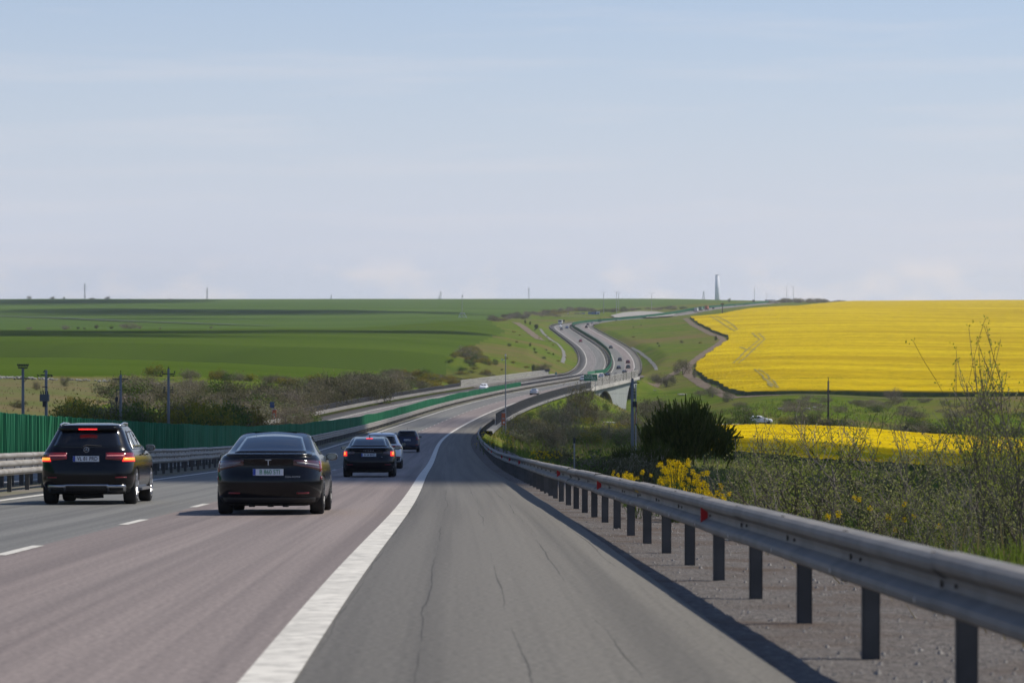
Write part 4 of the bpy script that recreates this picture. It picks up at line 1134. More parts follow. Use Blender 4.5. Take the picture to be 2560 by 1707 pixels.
# ---- the white car half hidden behind it
Hh = Car(scaled(ROWS_G, 1.0, .985, .97), bow=.12)
root = base_car('white_suv', Hh, P_WHITE, M_RIMD, r=.35, rear=.9, front=3.6, track=.79)
mb = MB(); Hh.patch(mb, lambda v: -(.72 - .12 * v), lambda v: .72 - .12 * v, 1.12, 1.47, .006, 1, 12, 5); mb.build('rear_window', M_GLASS, root, True)
mb = MB(); Hh.patch(mb, -.9, .9, .22, .52, .012, 1, 12, 2); mb.build('lower_bumper', M_TRIM, root, True)
for sg in (1, -1):
    mb = MB(); Hh.patch(mb, 1.0, 4.2, .22, .46, .008, sg, 24, 2)
    mb = MB(); Hh.patch(mb, .40, 1.18, lambda u: .97 - .08 * u, lambda u: 1.06, .009, sg, 10, 3); mb.build('tail_light', M_LAMP, root, True)
    mb = MB(); Hh.patch(mb, .55, .95, .50, .56, .016, sg, 6, 1); mb.build('bumper_reflector', M_LAMP, root, True)
    rb = MB(); rb.tube([(sg * .60, .75, 1.57), (sg * .63, .9, 1.63), (sg * .63, 1.9, 1.64), (sg * .58, 2.25, 1.59)], .02, 7); rb.build('roof_rail', M_CHROME, root, True)
    mirror_unit(root, .86, 2.85, 1.1, sg, M_TRIM)
side_glass(root, Hh, [(.8, 1.4, .95, 1.45), (1.45, 2.2, 1.5, 2.1), (2.25, 2.95, 2.15, 2.5)], 1.12, 1.45)
fin = MB(); fin.add([(-.03, .62, 1.57), (.03, .62, 1.57), (0, .66, 1.65), (0, .85, 1.60), (-.03, .85, 1.58), (.03, .85, 1.58)], [(0, 1, 2), (1, 5, 3, 2), (5, 4, 3), (4, 0, 2, 3)]); fin.build('aerial', M_TRIM, root)
plate(root, Hh, .86, '', M_INK)
Ys_, ds_ = onroad(1004, 1171)
finish(root, 'white off-roader half hidden by the dark liftback behind it', 'car', Ys_ - .9, ds_ - .90)

# ---- the black hatchback ahead of them
Hb = Car(ROWS_H, bow=.10)
root = base_car('black_hatchback', Hb, P_NAVY, M_RIMD, r=.32, tw=.21, rear=.72, front=3.25, track=.75)
mb = MB(); Hb.patch(mb, lambda v: -(.72 - .13 * v), lambda v: .72 - .13 * v, lambda u: 1.10 + .05 * abs(2 * u - 1), 1.43, .006, 1, 12, 5); mb.build('rear_window', M_GLASS, root, True)
mb = MB(); Hb.patch(mb, -.56, .56, 1.45, 1.50, .04, 1, 12, 2); mb.build('roof_spoiler', P_NAVY, root, True)
side_glass(root, Hb, [(.55, .85, .7, .92), (.9, 1.75, .97, 1.65), (1.8, 2.7, 1.72, 2.35)], 1.08, 1.42)
for sg in (1, -1):
    mb = MB(); Hb.patch(mb, .66, 1.10, .88, lambda u: 1.10 + .05 * u, .010, sg, 7, 4); mb.build('tail_light', M_LAMP, root, True)
    mb = MB(); Hb.patch(mb, .62, .86, .50, .56, .010, sg, 5, 1); mb.build('bumper_reflector', M_LAMP, root, True)
    mirror_unit(root, .82, 2.75, 1.08, sg, M_TRIM)
fin = MB(); fin.tube([(0, .95, 1.53), (0, .80, 1.74)], .008, 5); fin.build('aerial', M_TRIM, root)
mb = MB(); Hb.patch(mb, -.8, .8, .24, .38, .01, 1, 12, 2); mb.build('lower_bumper', M_TRIM, root, True)
plate(root, Hb, .88, '', M_INK)
o = MB(); o.tube([(-.56, .035, .60), (-.56, .025, .60)], .09, 14); o.build('round_sticker', M_GREY if False else mat('sticker', (.22, .26, .30), .5), root)
Ys_, ds_ = onroad(1048, 1130)
finish(root, 'black hatchback with red tail lights leading the near group of cars', 'car', Ys_ - .72, ds_ - .86)

# ---- far traffic: one mesh each, paint held by the object
def far_car(name, car, wins, rear, front, r, lamp_z, lamp_t=(.62, 1.0)):
    mb = MB()
    me = car.body('b', n=(4, 3, 10, 3, 3), sub=1)
    mb.v = [tuple(v.co) for v in me.vertices]
    for p in me.polygons: mb.f.append(tuple(p.vertices)); mb.m.append(5 if p.material_index else 0)
    bpy.data.meshes.remove(me)
    (wa, wb, z0, z1) = wins['rear']
    car.patch(mb, lambda v: -(wa + (wb - wa) * v), lambda v: wa + (wb - wa) * v, z0, z1, .01, 1, 6, 3, 1)
    (fa, fb, z0, z1) = wins['front']
    for sg in (1, -1):
        for (a0, a1, b0, b1) in wins['side']:
            car.patch(mb, lambda v: car.side_t(z0 + (z1 - z0) * v, a0 + (b0 - a0) * v), lambda v: car.side_t(z0 + (z1 - z0) * v, a1 + (b1 - a1) * v), z0, z1, .01, sg, 4, 2, 1)
        car.patch(mb, lamp_t[0], lamp_t[1], lamp_z[0], lamp_z[1], .012, sg, 4, 2, 2)
        tot = lambda z: sum(car.lens(z)[0])
        car.patch(mb, lambda v: tot(z0 + (z1 - z0) * v) - (fa + (fb - fa) * v), lambda v: tot(z0 + (z1 - z0) * v) - .01, z0 + .02, z1 - .03, .01, sg, 5, 3, 1)
        car.patch(mb, lambda v: tot(.68) - .80, lambda v: tot(.68) - .42, .62, .74, .012, sg, 3, 1, 3)
        for y in (rear, front):
            mb.tube([(sg * .93, y, r), (sg * .66, y, r)], r, 14, 4)
    mb.box((0, -.002, lamp_z[0] - .02), (.5, .03, .11), 3)
    return mb.mesh(name, [P_GREY, M_GLASS, M_LAMP, M_HEAD, M_TYRE, M_UNDER])
FC = {
    'saloon': far_car('saloon', T, {'rear': (.64, .52, 1.065, 1.35), 'front': (.62, .5, 1.06, 1.36), 'side': [(1.55, 3.0, 1.9, 2.6)]}, .98, 3.86, .335, (.78, .93)),
    'suv': far_car('suv', G, {'rear': (.70, .6, 1.14, 1.47), 'front': (.68, .55, 1.13, 1.47), 'side': [(.8, 3.0, .95, 2.55)]}, .93, 3.8, .365, (.86, 1.03)),
    'hatchback': far_car('hatchback', Hb, {'rear': (.70, .6, 1.12, 1.42), 'front': (.66, .55, 1.10, 1.40), 'side': [(.6, 2.65, .72, 2.35)]}, .72, 3.25, .32, (.9, 1.1)),
}
def far_place(kind, p, u, v, label, oncoming=False, Yg=None, name=None):
    Y, d = onroad(u, v, Yg)
    o = link(name or {'saloon': 'saloon_car', 'suv': 'suv_car', 'hatchback': 'hatchback_car'}[kind], FC[kind])
    o.material_slots[0].link = 'OBJECT'; o.material_slots[0].material = p
    q = rp(Y, d); hd, pt = rdir(Y)
    if oncoming: o.rotation_euler = (-pt, 0, hd + math.pi)
    else: o.rotation_euler = (pt, 0, hd)
    o.location = [float(t) for t in q]
    return tag(o, label, 'car', 'traffic on the oncoming carriageway' if oncoming else 'traffic ahead on the right-hand carriageway')
far_place('saloon', P_SILV, 1334, 987, 'silver-white saloon alone on the road short of the bridge')
far_place('suv', P_BLACK, 1470, 950, 'black off-roader on the bridge just right of the green sign')
far_place('suv', P_WHITE, 1457, 953, 'white car half hidden behind the green road sign')
far_place('saloon', P_SILV, 1503, 945, 'white saloon crossing the bridge')
far_place('saloon', P_BLACK2, 1519, 943, 'dark saloon beside the white saloon on the bridge')
far_place('saloon', P_BLACK, 1561, 934, 'black car half hidden by the slatted parapet at the far bridge end')
far_place('saloon', P_NAVY, 1546.7, 922.5, 'dark saloon in the left lane just past the bridge', Yg=1250)
far_place('suv', P_TEAL, 1570.5, 921.5, 'dark green-grey off-roader in the right lane just past the bridge', Yg=1250)
far_place('hatchback', P_RED, 1570, 908.7, 'dark red car ahead of the green-grey off-roader', Yg=1330)
far_place('suv', P_NAVY, 1549.7, 903, 'dark blue car in the left lane of the bend', Yg=1350)
far_place('saloon', P_GREY, 1527.5, 870.8, 'dark grey car alone in the middle of the far bend', Yg=1510)
far_place('suv', P_BROWN, 1466, 820, 'brown car, rear one of the three at the top of the bend', Yg=1890)
far_place('suv', P_GREY, 1469.7, 813.8, 'grey car, middle one of the three at the top of the bend', Yg=1990)
far_place('hatchback', P_SILV, 1480.5, 809.5, 'pale car, front one of the three at the top of the bend', Yg=2080)
far_place('hatchback', P_GREY, 1539.5, 805.5, 'dark car disappearing behind the grassy bank', Yg=2170)
far_place('saloon', P_SILV, 1549, 803.5, 'pale car leading where the road passes behind the grassy bank', Yg=2215)
far_place('suv', P_WHITE, 1212, 975, 'white off-roader coming towards us above the green screen', True)
far_place('hatchback', P_RED, 1451, 854.7, 'red car coming down the oncoming carriageway', True, 1610)
far_place('saloon', P_BLUE, 1417, 820.5, 'blue saloon coming in the inner oncoming lane', True, 1890)
far_place('saloon', P_GREY, 1403.5, 824.5, 'grey saloon in front of the white van', True, 1850)
far_place('suv', P_WHITE, 1401, 818, 'white car between the grey saloon and the white van', True, 1930)

# lorries and vans
M_CANVAS = mat('trailer_canvas', (.42, .43, .45), .7); M_CABW = paint('white_cab', (.7, .71, .72)); M_ORANGE = mat('orange_canvas', (.36, .10, .05), .7); M_CANVG = mat('green_canvas', (.08, .16, .13), .7)
def lorry(name, label, p, rz, cab, box, L_=13.0, h=4.0, group='lorries on the skyline road'):
    root = empty(name, p, rz); tag(root, label, 'lorry' if L_ > 6 else 'van', group)
    mb = MB(); mb.box((0, -L_ / 2, 1.15 + (h - 1.15) / 2), (2.5, L_, h - 1.15)); mb.box((0, -L_ / 2, 1.0), (2.3, L_ * .96, .2)); mb.build('cargo_box', box, root)
    mb = MB()
    P = [(-1.22, .3, .6), (1.22, .3, .6), (1.22, 2.3, .6), (-1.22, 2.3, .6), (-1.22, .3, 3.2), (1.22, .3, 3.2), (1.22, 1.75, 3.2), (-1.22, 1.75, 3.2), (1.22, 2.3, 1.7), (-1.22, 2.3, 1.7)]
    mb.add(P, [(0, 3, 2, 1), (0, 1, 5, 4), (1, 2, 8, 6, 5), (3, 0, 4, 7, 9), (4, 5, 6, 7), (6, 8, 9, 7), (8, 2, 3, 9)])
    c = mb.build('cab', cab, root)
    mb = MB(); mb.add([(-1.1, 2.27, 1.83), (1.1, 2.27, 1.83), (1.1, 1.83, 3.05), (-1.1, 1.83, 3.05)], [(0, 1, 2, 3)]); mb.box((0, 2.05, 2.45), (2.1, .06, 1.0), tilt=Matrix.Rotation(.35, 3, 'X')); mb.build('windscreen', M_GLASS, c)
    for y in ([1.5, -L_ * .62, -L_ * .72, -L_ * .82] if L_ > 6 else [1.5, -L_ * .6]):
        for sg in (1, -1):
            w = MB(); w.tube([(sg * 1.2, y, .5), (sg * .9, y, .5)], .5, 14); w.build('wheel', M_TYRE, root)
    return root
Yv_, dv_ = onroad(1400.5, 811.5, 2010)
_p = rp(Yv_, dv_); lorry('box_van', 'white box van at the head of the oncoming line in the bend', [float(q) for q in _p], rdir(Yv_)[0] + math.pi, M_CABW, M_WHITE, 5, 3.3, None)
# ---------------------------------------------------------------- the bridge
M_BCONC = mat('bridge_concrete', (.42, .40, .365), .85, col2=(.34, .325, .30), scale=.35, detail=7, coord='World', col3=(.25, .24, .22), scale3=.12)
M_BCONC2 = mat('pier_concrete', (.27, .29, .28), .88, col2=(.21, .225, .22), scale=.25, detail=7, coord='World', stretch=(1, 1, .3))
br = tag(empty('road_bridge'), 'concrete arch bridge carrying the motorway over the stream valley', 'bridge')
Yd = np.linspace(764, 1003, 70)
def prism_along(name, m, prof, Y, parent):
    V = np.stack([rp(Y, d, h) for d, h in prof], 1); k, b = V.shape[:2]
    i = np.arange(k - 1)[:, None] * b + np.arange(b)[None]; j = np.arange(k - 1)[:, None] * b + (np.arange(b)[None] + 1) % b
    F = np.stack([i, j, j + b, i + b], -1).reshape(-1, 4)
    return link(name, npmesh(name, V.reshape(-1, 3), F, [m]), parent)
prism_along('deck_edge', M_BCONC, [(3.6, .10), (4.75, .10), (4.85, -.85), (3.6, -.95)], Yd, br)
prism_along('deck_slab', M_BCONC2, [(3.6, -.42), (3.6, -1.1), (-26.0, -1.1), (-26.0, -.42)], Yd, br)
prism_along('deck_edge', M_BCONC, [(-25.6, .3), (-26.5, .3), (-26.6, -.85), (-25.6, -.95)], Yd, br)
def soffit(Y):
    h = np.full_like(Y, -15.0)
    for c, a, cr, dp in ((818, 44, -1.8, 14), (951, 47, -1.4, 15)):
        t = np.clip(1 - ((Y - c) / a) ** 2, 0, 1)
        h = np.where(np.abs(Y - c) < a, cr - dp * (1 - np.sqrt(t)), h)
    return h
Yb_ = np.linspace(766, 1002, 237)
so = soffit(Yb_)
for da, db in ((3.9, 3.3), (-9.2, -9.8), (-11.8, -12.4), (-25.0, -25.6)):
    V = np.stack([rp(Yb_, da, -.9), rp(Yb_, db, -.9), rp(Yb_, db, so), rp(Yb_, da, so)], 1); k = len(Yb_)
    i = np.arange(k - 1)[:, None] * 4 + np.arange(4)[None]; j = np.arange(k - 1)[:, None] * 4 + (np.arange(4)[None] + 1) % 4
    link('spandrel_wall', npmesh('spandrel_wall', V.reshape(-1, 3), np.stack([i, i + 4, j + 4, j], -1).reshape(-1, 4), [M_BCONC2]), br)
for Ya, Yc in ((864, 872), (896, 902)):
    V = np.concatenate([rp(np.array([Ya, Yc]), d, h) for d, h in ((3.2, -1.1), (-25, -1.1), (-25, -15), (3.2, -15))])
    link('pier_wall', npmesh('pier_wall', V, [(0, 2, 4, 6), (1, 7, 5, 3), (0, 1, 3, 2), (4, 5, 7, 6), (6, 7, 1, 0), (2, 3, 5, 4)], [M_BCONC2]), br)
V = np.concatenate([rp(np.array([998.5, 1001.5]), d, h) for d, h in ((3.9, -.9), (1.5, -.9), (1.5, -15), (3.9, -15))])
link('abutment_column', npmesh('abutment_column', V, [(0, 2, 4, 6), (1, 7, 5, 3), (0, 1, 3, 2), (4, 5, 7, 6), (6, 7, 1, 0), (2, 3, 5, 4)], [M_BCONC]), br)
# lamp and camera brackets on the parapet
for Y in (800, 826, 846, 884, 898, 930, 948):
    p = rp(Y, 4.7, 0); t = tag(empty('parapet_mast', [float(q) for q in p]), ('nearest thin mast on the slatted parapet', 'second thin mast from the near end of the parapet', 'third thin mast from the near end of the parapet', 'middle thin mast of the slatted parapet', 'third thin mast from the far end of the parapet', 'second thin mast from the far end of the parapet', 'farthest thin mast on the slatted parapet')[(800, 826, 846, 884, 898, 930, 948).index(Y)], 'mast', 'masts on the bridge parapet')
    hh = rng.uniform(2.4, 3.0); mb = MB(); mb.tube([(0, 0, -.4), (0, 0, hh)], .06, 6); mb.build('pole', M_POST, t)
    mb = MB(); mb.box((.25, -.05, hh), (.5, .18, .14)); mb.build('head', M_POST, t)

# ---------------------------------------------------------------- poles, masts, signs
M_POLE = mat('concrete_pole', (.19, .195, .205), .85, col2=(.15, .155, .16), scale=2, detail=5, coord='World', stretch=(1, 1, .25))
M_DARKPOLE = mat('tarred_pole', (.045, .04, .035), .9); M_IRON = mat('dark_iron', (.035, .037, .04), .6, .3); M_GLZ = mat('insulator', (.10, .07, .06), .3)
M_TRAFO = mat('transformer_grey', (.085, .095, .105), .6); M_ORNG = mat('orange_box', (.46, .10, .03), .5); M_SIGNG = mat('sign_green', (.010, .17, .075), .45); M_SIGNB = mat('sign_back', (.045, .05, .055), .6)
M_SIGNBL = mat('sign_blue', (.03, .07, .18), .5); M_LETTER = mat('sign_letter', (.72, .74, .72), .5); M_MAST = mat('mast_steel', (.30, .30, .31), .5, .4); M_CAMW = mat('camera_white', (.62, .63, .66), .4)
def pole_root(name, label, u, vtop, Y, cat='utility pole', group=None):
    g = at(u, Y); ztop = -(vtop - VEP) / FPX * Y
    return tag(empty(name, g), label, cat, group), ztop - g.z
def insulator(root, x, z, up=.28, tilt=0.0):
    mb = MB(); mb.tube([(x, 0, z), (x + tilt, 0, z + up)], [.035, .035], 6); mb.tube([(x + tilt * .5, 0, z + up * .5), (x + tilt * .9, 0, z + up * .9)], [.075, .06], 8); mb.build('insulator', M_IRON, root)
def arm(root, z, x0, x1):
    mb = MB(); mb.box(((x0 + x1) / 2, 0, z), (x1 - x0, .10, .10)); mb.tube([(0, 0, z - .4), (x1 * .6, 0, z)], .03, 5); mb.build('crossarm', M_IRON, root)
def shaft(root, h, r0=.16, r1=.115, m=M_POLE):
    mb = MB(); mb.tube([(0, 0, -1), (0, 0, h)], [r0, r1], 12); mb.build('shaft', m, root, True)
t, h = pole_root('utility_pole', 'leftmost grey pole with a fan of dark insulators on its top', 57, 921, 265); shaft(t, h)
for k in range(7): insulator(t, -.36 + k * .12, h + .05, .36, (-.36 + k * .12) * .35)
arm(t, h - .9, -.55, .6); MB().box((0, 0, h + .03), (.85, .16, .08)).build('crossarm', M_IRON, t); insulator(t, .75, h - 1.0, .1, .2); insulator(t, -.6, h - 1.0, .1, -.2)
t, h = pole_root('utility_pole', 'grey pole carrying a transformer box, second from the left', 115, 925, 265); shaft(t, h)
arm(t, h - .45, -.5, .55); insulator(t, -.62, h - .6, .2, -.15); insulator(t, .38, h - .6, .1, .2); insulator(t, -.25, h - .2, .2, .2)
mb = MB(); mb.box((-.10, -.28, h - 2.45), (.78, .55, .62)); tb = mb.build('transformer', M_TRAFO, t)
for x in (-.4, -.2, 0, .2): mb = MB(); mb.tube([(x, -.3, h - 2.15), (x - .03, -.3, h - 1.85)], .05, 6); mb.build('bushing', M_IRON, tb)
mb = MB(); mb.box((-.12, -.2, h - 1.5), (.5, .06, .06)); mb.box((-.12, -.2, h - 3.0), (.3, .3, .5)); mb.build('bracket', M_IRON, t)
t, h = pole_root('utility_pole', 'grey pole with a spike on top and a cabinet low on its left side', 301.5, 937, 290); shaft(t, h)
arm(t, h - .42, -.75, .7); insulator(t, -.7, h - .5, .1, .1); insulator(t, .6, h - .45, .12, .1)
mb = MB(); mb.tube([(0, 0, h), (0, 0, h + .4)], .03, 5); mb.box((0, 0, h + .38), (.12, .05, .05)); mb.build('spike', M_IRON, t)
mb = MB(); mb.box((-.38, -.1, h - 2.35), (.26, .25, .42)); mb.build('switch_cabinet', M_IRON, t)
mb = MB(); mb.tube([(-.38, -.1, h - 1.5), (-.38, -.1, h - 4)], .035, 5); mb.box((-.2, -.1, h - 1.45), (.4, .05, .05)); mb.build('conduit', M_IRON, t)
t, h = pole_root('utility_pole', 'rightmost of the four grey poles, with brackets of insulators half way down', 421, 922, 300); shaft(t, h)
arm(t, h - .5, -.62, .65); insulator(t, -.6, h - .5, .28); insulator(t, .62, h - .5, .3); insulator(t, -.95, h - .75, .05, .35); insulator(t, .3, h - .72, .05, .3)
mb = MB(); mb.tube([(0, 0, h), (0, 0, h + .25)], [.06, .02], 6); mb.build('spike', M_IRON, t)
for sg in (-1, 1):
    mb = MB(); mb.box((sg * .42, 0, h - 2.1), (.04, .05, .6))
    for k in range(3): mb.box((sg * .28, 0, h - 1.85 - k * .25), (.3, .04, .04)); mb.tube([(sg * .42, 0, h - 1.9 - k * .25), (sg * .42, 0, h - 1.78 - k * .25)], .07, 6)
    mb.build('insulator_bracket', M_IRON, t)
t, h = pole_root('utility_pole', 'thick concrete pole with a red cable right of the bridge', 1581, 949, 262); shaft(t, h, .15, .125)
MB().box((0, 0, h + .05), (.2, .2, .14)).build('cap', M_IRON, t)
mb = MB(); mb.box((.25, 0, h - .28), (.75, .07, .07)); mb.build('crossarm', M_IRON, t)
mb = MB(); mb.tube([(.30, 0, -1), (.30, 0, h - .4)], .06, 8); mb.build('side_pipe', M_MAST, t)
mb = MB(); mb.box((.2, -.1, h - 2.15), (.34, .12, .5)); mb.build('switch_box', M_IRON, t)
mb = MB(); mb.tube([(.36, -.12, h - 2.0), (.40, -.12, h - 2.6), (.26, -.12, h - 3.0), (.26, -.12, h - 3.9)], .03, 6); mb.build('red_cable', mat('red_cable', (.25, .045, .02), .6), t)
for k in range(5):
    MB().box((.12, -.05, h - .8 - k * .28), (.3, .05, .05)).build('bracket', M_IRON, t)
t, h = pole_root('utility_pole', 'dark slim pole standing behind the lower yellow field', 2071, 952, 640); shaft(t, h, .2, .19, M_DARKPOLE)
mb = MB(); mb.tube([(0, 0, h), (0, 0, h + .75)], .07, 6); mb.box((0, 0, h + .75), (.5, .08, .08)); mb.build('spike', M_DARKPOLE, t)
MB().box((.1, 0, h - 2.2), (.7, .2, .4)).build('bracket', M_DARKPOLE, t); dark_pole = (t.location.copy(), h)
t, h = pole_root('utility_pole', 'small dark double pole at the near left corner of the upper yellow field', 1806, 757, 2150); shaft(t, h, .3, .3, M_DARKPOLE)
MB().box((0, 0, h - 1.0), (2.6, .4, .9)).build('crossarm', M_DARKPOLE, t)
# wires from the dark pole
for k, (dz, x0, x1) in enumerate(((.75, -150, 170), (-2.2, -150, 170))):
    p, hp = dark_pole; mb = MB()
    pts = [(p.x + x, p.y + (.05 * x), p.z + hp + dz + 1.5 * ((abs(x) % 90) / 90) * ((abs(x) % 90) / 90 - 1) * 1.2) for x in np.linspace(x0, x1, 33)]
    mb.tube(pts, .022, 4, cap=False)
    tag(mb.build('power_line', M_IRON), ('upper' if k == 0 else 'lower') + ' thin wire strung from the dark slim pole across the fields', 'wire')

# horizon: lattice pylons, lamp posts, chimney, irrigation mast
def pylon(u, vtop, vbase, Y, label, arms=3, w=2.2):
    x = (u - CXP) / FPX * Y; zb = float(ground(x, Y)); zt = -(vtop - VEP) / FPX * Y; h = zt - zb
    t = tag(empty('pylon', (x, Y, zb)), label, 'pylon', 'pylons on the skyline')
    mb = MB(); r = .16
    for sx in (-1, 1):
        for sy in (-1, 1): mb.tube([(sx * w / 2, sy * w / 2, -1), (sx * .25, sy * .25, h)], r, 4)
    for k in range(8):
        z0, z1 = h * k / 8, h * (k + 1) / 8; a = w / 2 * (1 - k / 9); b = w / 2 * (1 - (k + 1) / 9)
        for sy in (-1, 1):
            mb.tube([(-a, sy * a, z0), (b, sy * b, z1)], r * .6, 4); mb.tube([(a, sy * a, z0), (-b, sy * b, z1)], r * .6, 4)
    mb.build('lattice_mast', M_MAST, t)
    for k in range(arms):
        mb = MB(); z = h * (.93 - .16 * k); ln = h * (.10 + .025 * (k == 1)); mb.tube([(-ln, 0, z), (0, 0, z + .4), (ln, 0, z)], r, 4)
        for sg in (-1, 1): mb.tube([(sg * ln, 0, z), (sg * ln, 0, z - h * .05)], r * .7, 4)
        mb.build('crossarm', M_MAST, t)
pylon(212, 709, 747, 4460, 'tallest skyline pylon, above the leftmost grey pole')
pylon(518, 719, 747, 4460, 'skyline pylon right above the long dark cloud shadow on the left')
pylon(828, 737, 747, 4460, 'shortest skyline pylon, a tiny cross above the brown patch in the wheat', 1)
pylon(1102, 728, 747, 4460, 'right one of the close pair of skyline pylons')
pylon(1098, 738, 747, 4470, 'short left one of the close pair of skyline pylons', 2)
pylon(1322, 720, 747, 4460, 'slender skyline pylon standing above the filling station')
pylon(1759, 728, 749, 4300, 'skyline pylon just left of the tall chimney', 3, 4)
def lamp_post(u, vtop, Y, label, arms=2):
    g = at(u, Y); h = -(vtop - VEP) / FPX * Y - g.z
    t = tag(empty('lamp_post', g), label, 'lamp post', 'tall lamp posts along the skyline')
    mb = MB(); mb.tube([(0, 0, -1), (0, 0, h)], [.24, .15], 6); mb.build('pole', M_MAST, t)
    for sg in ((-1, 1) if arms == 2 else (1,)):
        mb = MB(); mb.tube([(0, 0, h), (sg * .9, 0, h + .5), (sg * 1.7, 0, h + .6)], .10, 5); mb.box((sg * 2.0, 0, h + .6), (.9, .4, .2)); mb.build('lamp_head', M_MAST, t)
for u, v, Y, lb in ((1509, 732, 2460, 'lamp post right of the blue and white filling station shop'), (1541, 730, 2470, 'taller lamp post of the pair by the pale parking area'), (1546.5, 734, 2640, 'thinner lamp post of the pair by the pale parking area'), (1629, 734, 2560, 'lamp post on the right half of the pale parking area'),
                    (1886, 718, 3150, 'lamp post above the dark sign back on the skyline'), (1967, 718, 3350, 'left one of the two lamp posts by the skyline trees'), (1983, 717, 3300, 'right one of the two lamp posts by the skyline trees'), (1917, 735, 3800, 'faint small lamp post between the sign back and the skyline trees')):
    lamp_post(u, v, Y, lb, 1 if u == 1886 else 2)
ch = tag(empty('chimney', (float((1793 - CXP) / FPX * 6200), 6200, -12)), 'tall pale chimney stack alone on the horizon', 'chimney')
hc = (760 - 688) / FPX * 6200 + 12
mb = MB(); mb.tube([(0, 0, 0), (0, 0, hc)], [5.6, 3.9], 20); mb.build('stack', mat('chimney_concrete', (.70, .72, .78), .9), ch, True)
mb = MB(); mb.tube([(0, 0, hc * .62), (0, 0, hc * .625)], 5.0, 16); mb.tube([(0, 0, hc), (0, 0, hc + .8)], 4.2, 16); mb.build('gallery', M_MAST, ch)
g = at(1155, 2010); h = -(737 - VEP) / FPX * 2010 - g.z
t = tag(empty('irrigation_mast', g), 'thin mast on a pale A-frame standing in the far green field', 'mast')
mb = MB(); mb.tube([(0, 0, 0), (0, 0, h)], [.22, .14], 5); mb.box((.5, 0, h - .9), (.8, .2, .7)); mb.build('mast', M_MAST, t)
mb = MB()
for x in (-2.4, 3.4): mb.tube([(x, 0, -.3), (x * .35, 0, 3.4)], .16, 5)
mb.tube([(-1.4, 0, 3.0), (2.2, 0, 3.0)], .14, 5); mb.tube([(-2.2, 0, .6), (3.1, 0, .5)], .14, 5); mb.build('frame', M_CAMW, t)

# road signs
def sign(name, label, Y, d, w, h, zc, m, lines=(), back=False, group=None, size=.42):
    p = rp(Y, d); hd, _ = rdir(Y); g = float(ground(p[0], p[1]))
    t = tag(empty(name, (float(p[0]), float(p[1]), g), hd * .5), label, 'road sign', group)
    z = float(p[2]) + zc - g
    mb = MB(); mb.box((0, 0, z), (w, .05, h)); pn = mb.build('panel', m, t)
    for x in (-w * .36, w * .36):
        mb = MB(); mb.tube([(x, .08, -.5), (x, .08, z + h * .4)], .07, 6); mb.build('post', M_MAST, t)
    for k, (s_, al, x) in enumerate(lines):
        text('sign_lettering', s_, size, M_LETTER, pn, (x, -.03, z + h * (.30 - .30 * k)), al=al, bold=.008)
sign('road_sign', 'green sign with three white lines in front of the bridge', 758, 5.0, 3.4, 1.68, 2.75, M_SIGNG, (('N. Canal', 'LEFT', -1.2), ('Dunăre-Marea', 'LEFT', -1.5), ('Neagră', 'RIGHT', 1.5)), size=.46)
def sign_uv(label, u, vc, Y, wpx, hpx, m, name='road_sign'):
    x = (u - CXP) / FPX * Y; g = at(u, Y); zc = -(vc - VEP) / FPX * Y - g.z; w, h = wpx / FPX * Y, hpx / FPX * Y
    t = tag(empty(name, g), label, 'road sign'); mb = MB(); mb.box((0, 0, zc), (w, .12, h)); mb.build('panel', m, t)
    for s_ in (-.35, .35): mb = MB(); mb.tube([(s_ * w, .15, -.5), (s_ * w, .15, zc)], .09, 5); mb.build('post', M_MAST, t)
sign_uv('dark back of a wide sign beside the oncoming carriageway near the bridge', 1363, 926, 985, 22, 7, M_SIGNB)
sign_uv('small dark sign back beyond the top of the bend', 1407.5, 802, 2090, 9, 4.5, M_SIGNB)
sign_uv('green sign over the right carriageway at the top of the bend', 1499, 801, 2120, 9, 7, M_SIGNG)
sign_uv('small green sign at the top edge of the grassy bank', 1612, 792, 2290, 8, 5, M_SIGNG)
sign_uv('green sign beside the climbing road near the skyline', 1732, 777, 2560, 10, 9, M_SIGNG)
sign_uv('dark sign back on the skyline under a lamp post', 1884, 752, 3150, 6, 5, M_SIGNB)
sign_uv('tiny teal sign on the median rail before the bridge', 1390, 933, 985, 4, 6, mat('sign_teal', (.03, .2, .2), .5))

def phone(label, u, Y, vtop, vbot, side):
    g = at(u, Y); zt, zb = -(vtop - VEP) / FPX * Y - g.z, -(vbot - VEP) / FPX * Y - g.z
    t = tag(empty('emergency_phone', g), label, 'emergency phone', 'orange emergency phones')
    w = .50; mb = MB(); mb.box((0, 0, (zt + zb) / 2 - .06), (w, .4, zt - zb - .12)); b = mb.build('housing', M_ORNG, t)
    MB().box((0, 0, zt - .06), (w * 1.02, .42, .12)).build('cap', M_MAST, b); MB().box((0, -.22, (zt + zb) / 2), (w * .6, .05, .22)).build('panel', M_MAST, b); MB().box((.05, -.21, zb + .35), (w * .4, .04, .25)).build('panel', M_LETTER, b)
    MB().tube([(0, 0, -.5), (0, 0, zb)], .06, 8).build('post', M_MAST, t)
    mb = MB(); z = zb + .55
    mb.box((side * .9, .1, z), (2.4, .06, .06)); mb.box((side * -.25, .1, z / 2), (.06, .06, z)); mb.box((side * 1.35, .1, z / 2), (.06, .06, z)); mb.box((side * .5, .3, .12), (2.2, 1.2, .12)); mb.build('platform', M_BAR, t)
phone('orange emergency phone at the end of the guard rail under the camera mast', 1258.5, 408, 1030, 1062, 1)
phone('orange emergency phone beyond the green screen on the oncoming side', 685.5, 405, 1022, 1048, -1)
g = at(1264, 412); t = tag(empty('camera_mast', g), 'slim tall mast with two small cameras near its top', 'mast'); h = -(884 - VEP) / FPX * 412 - g.z
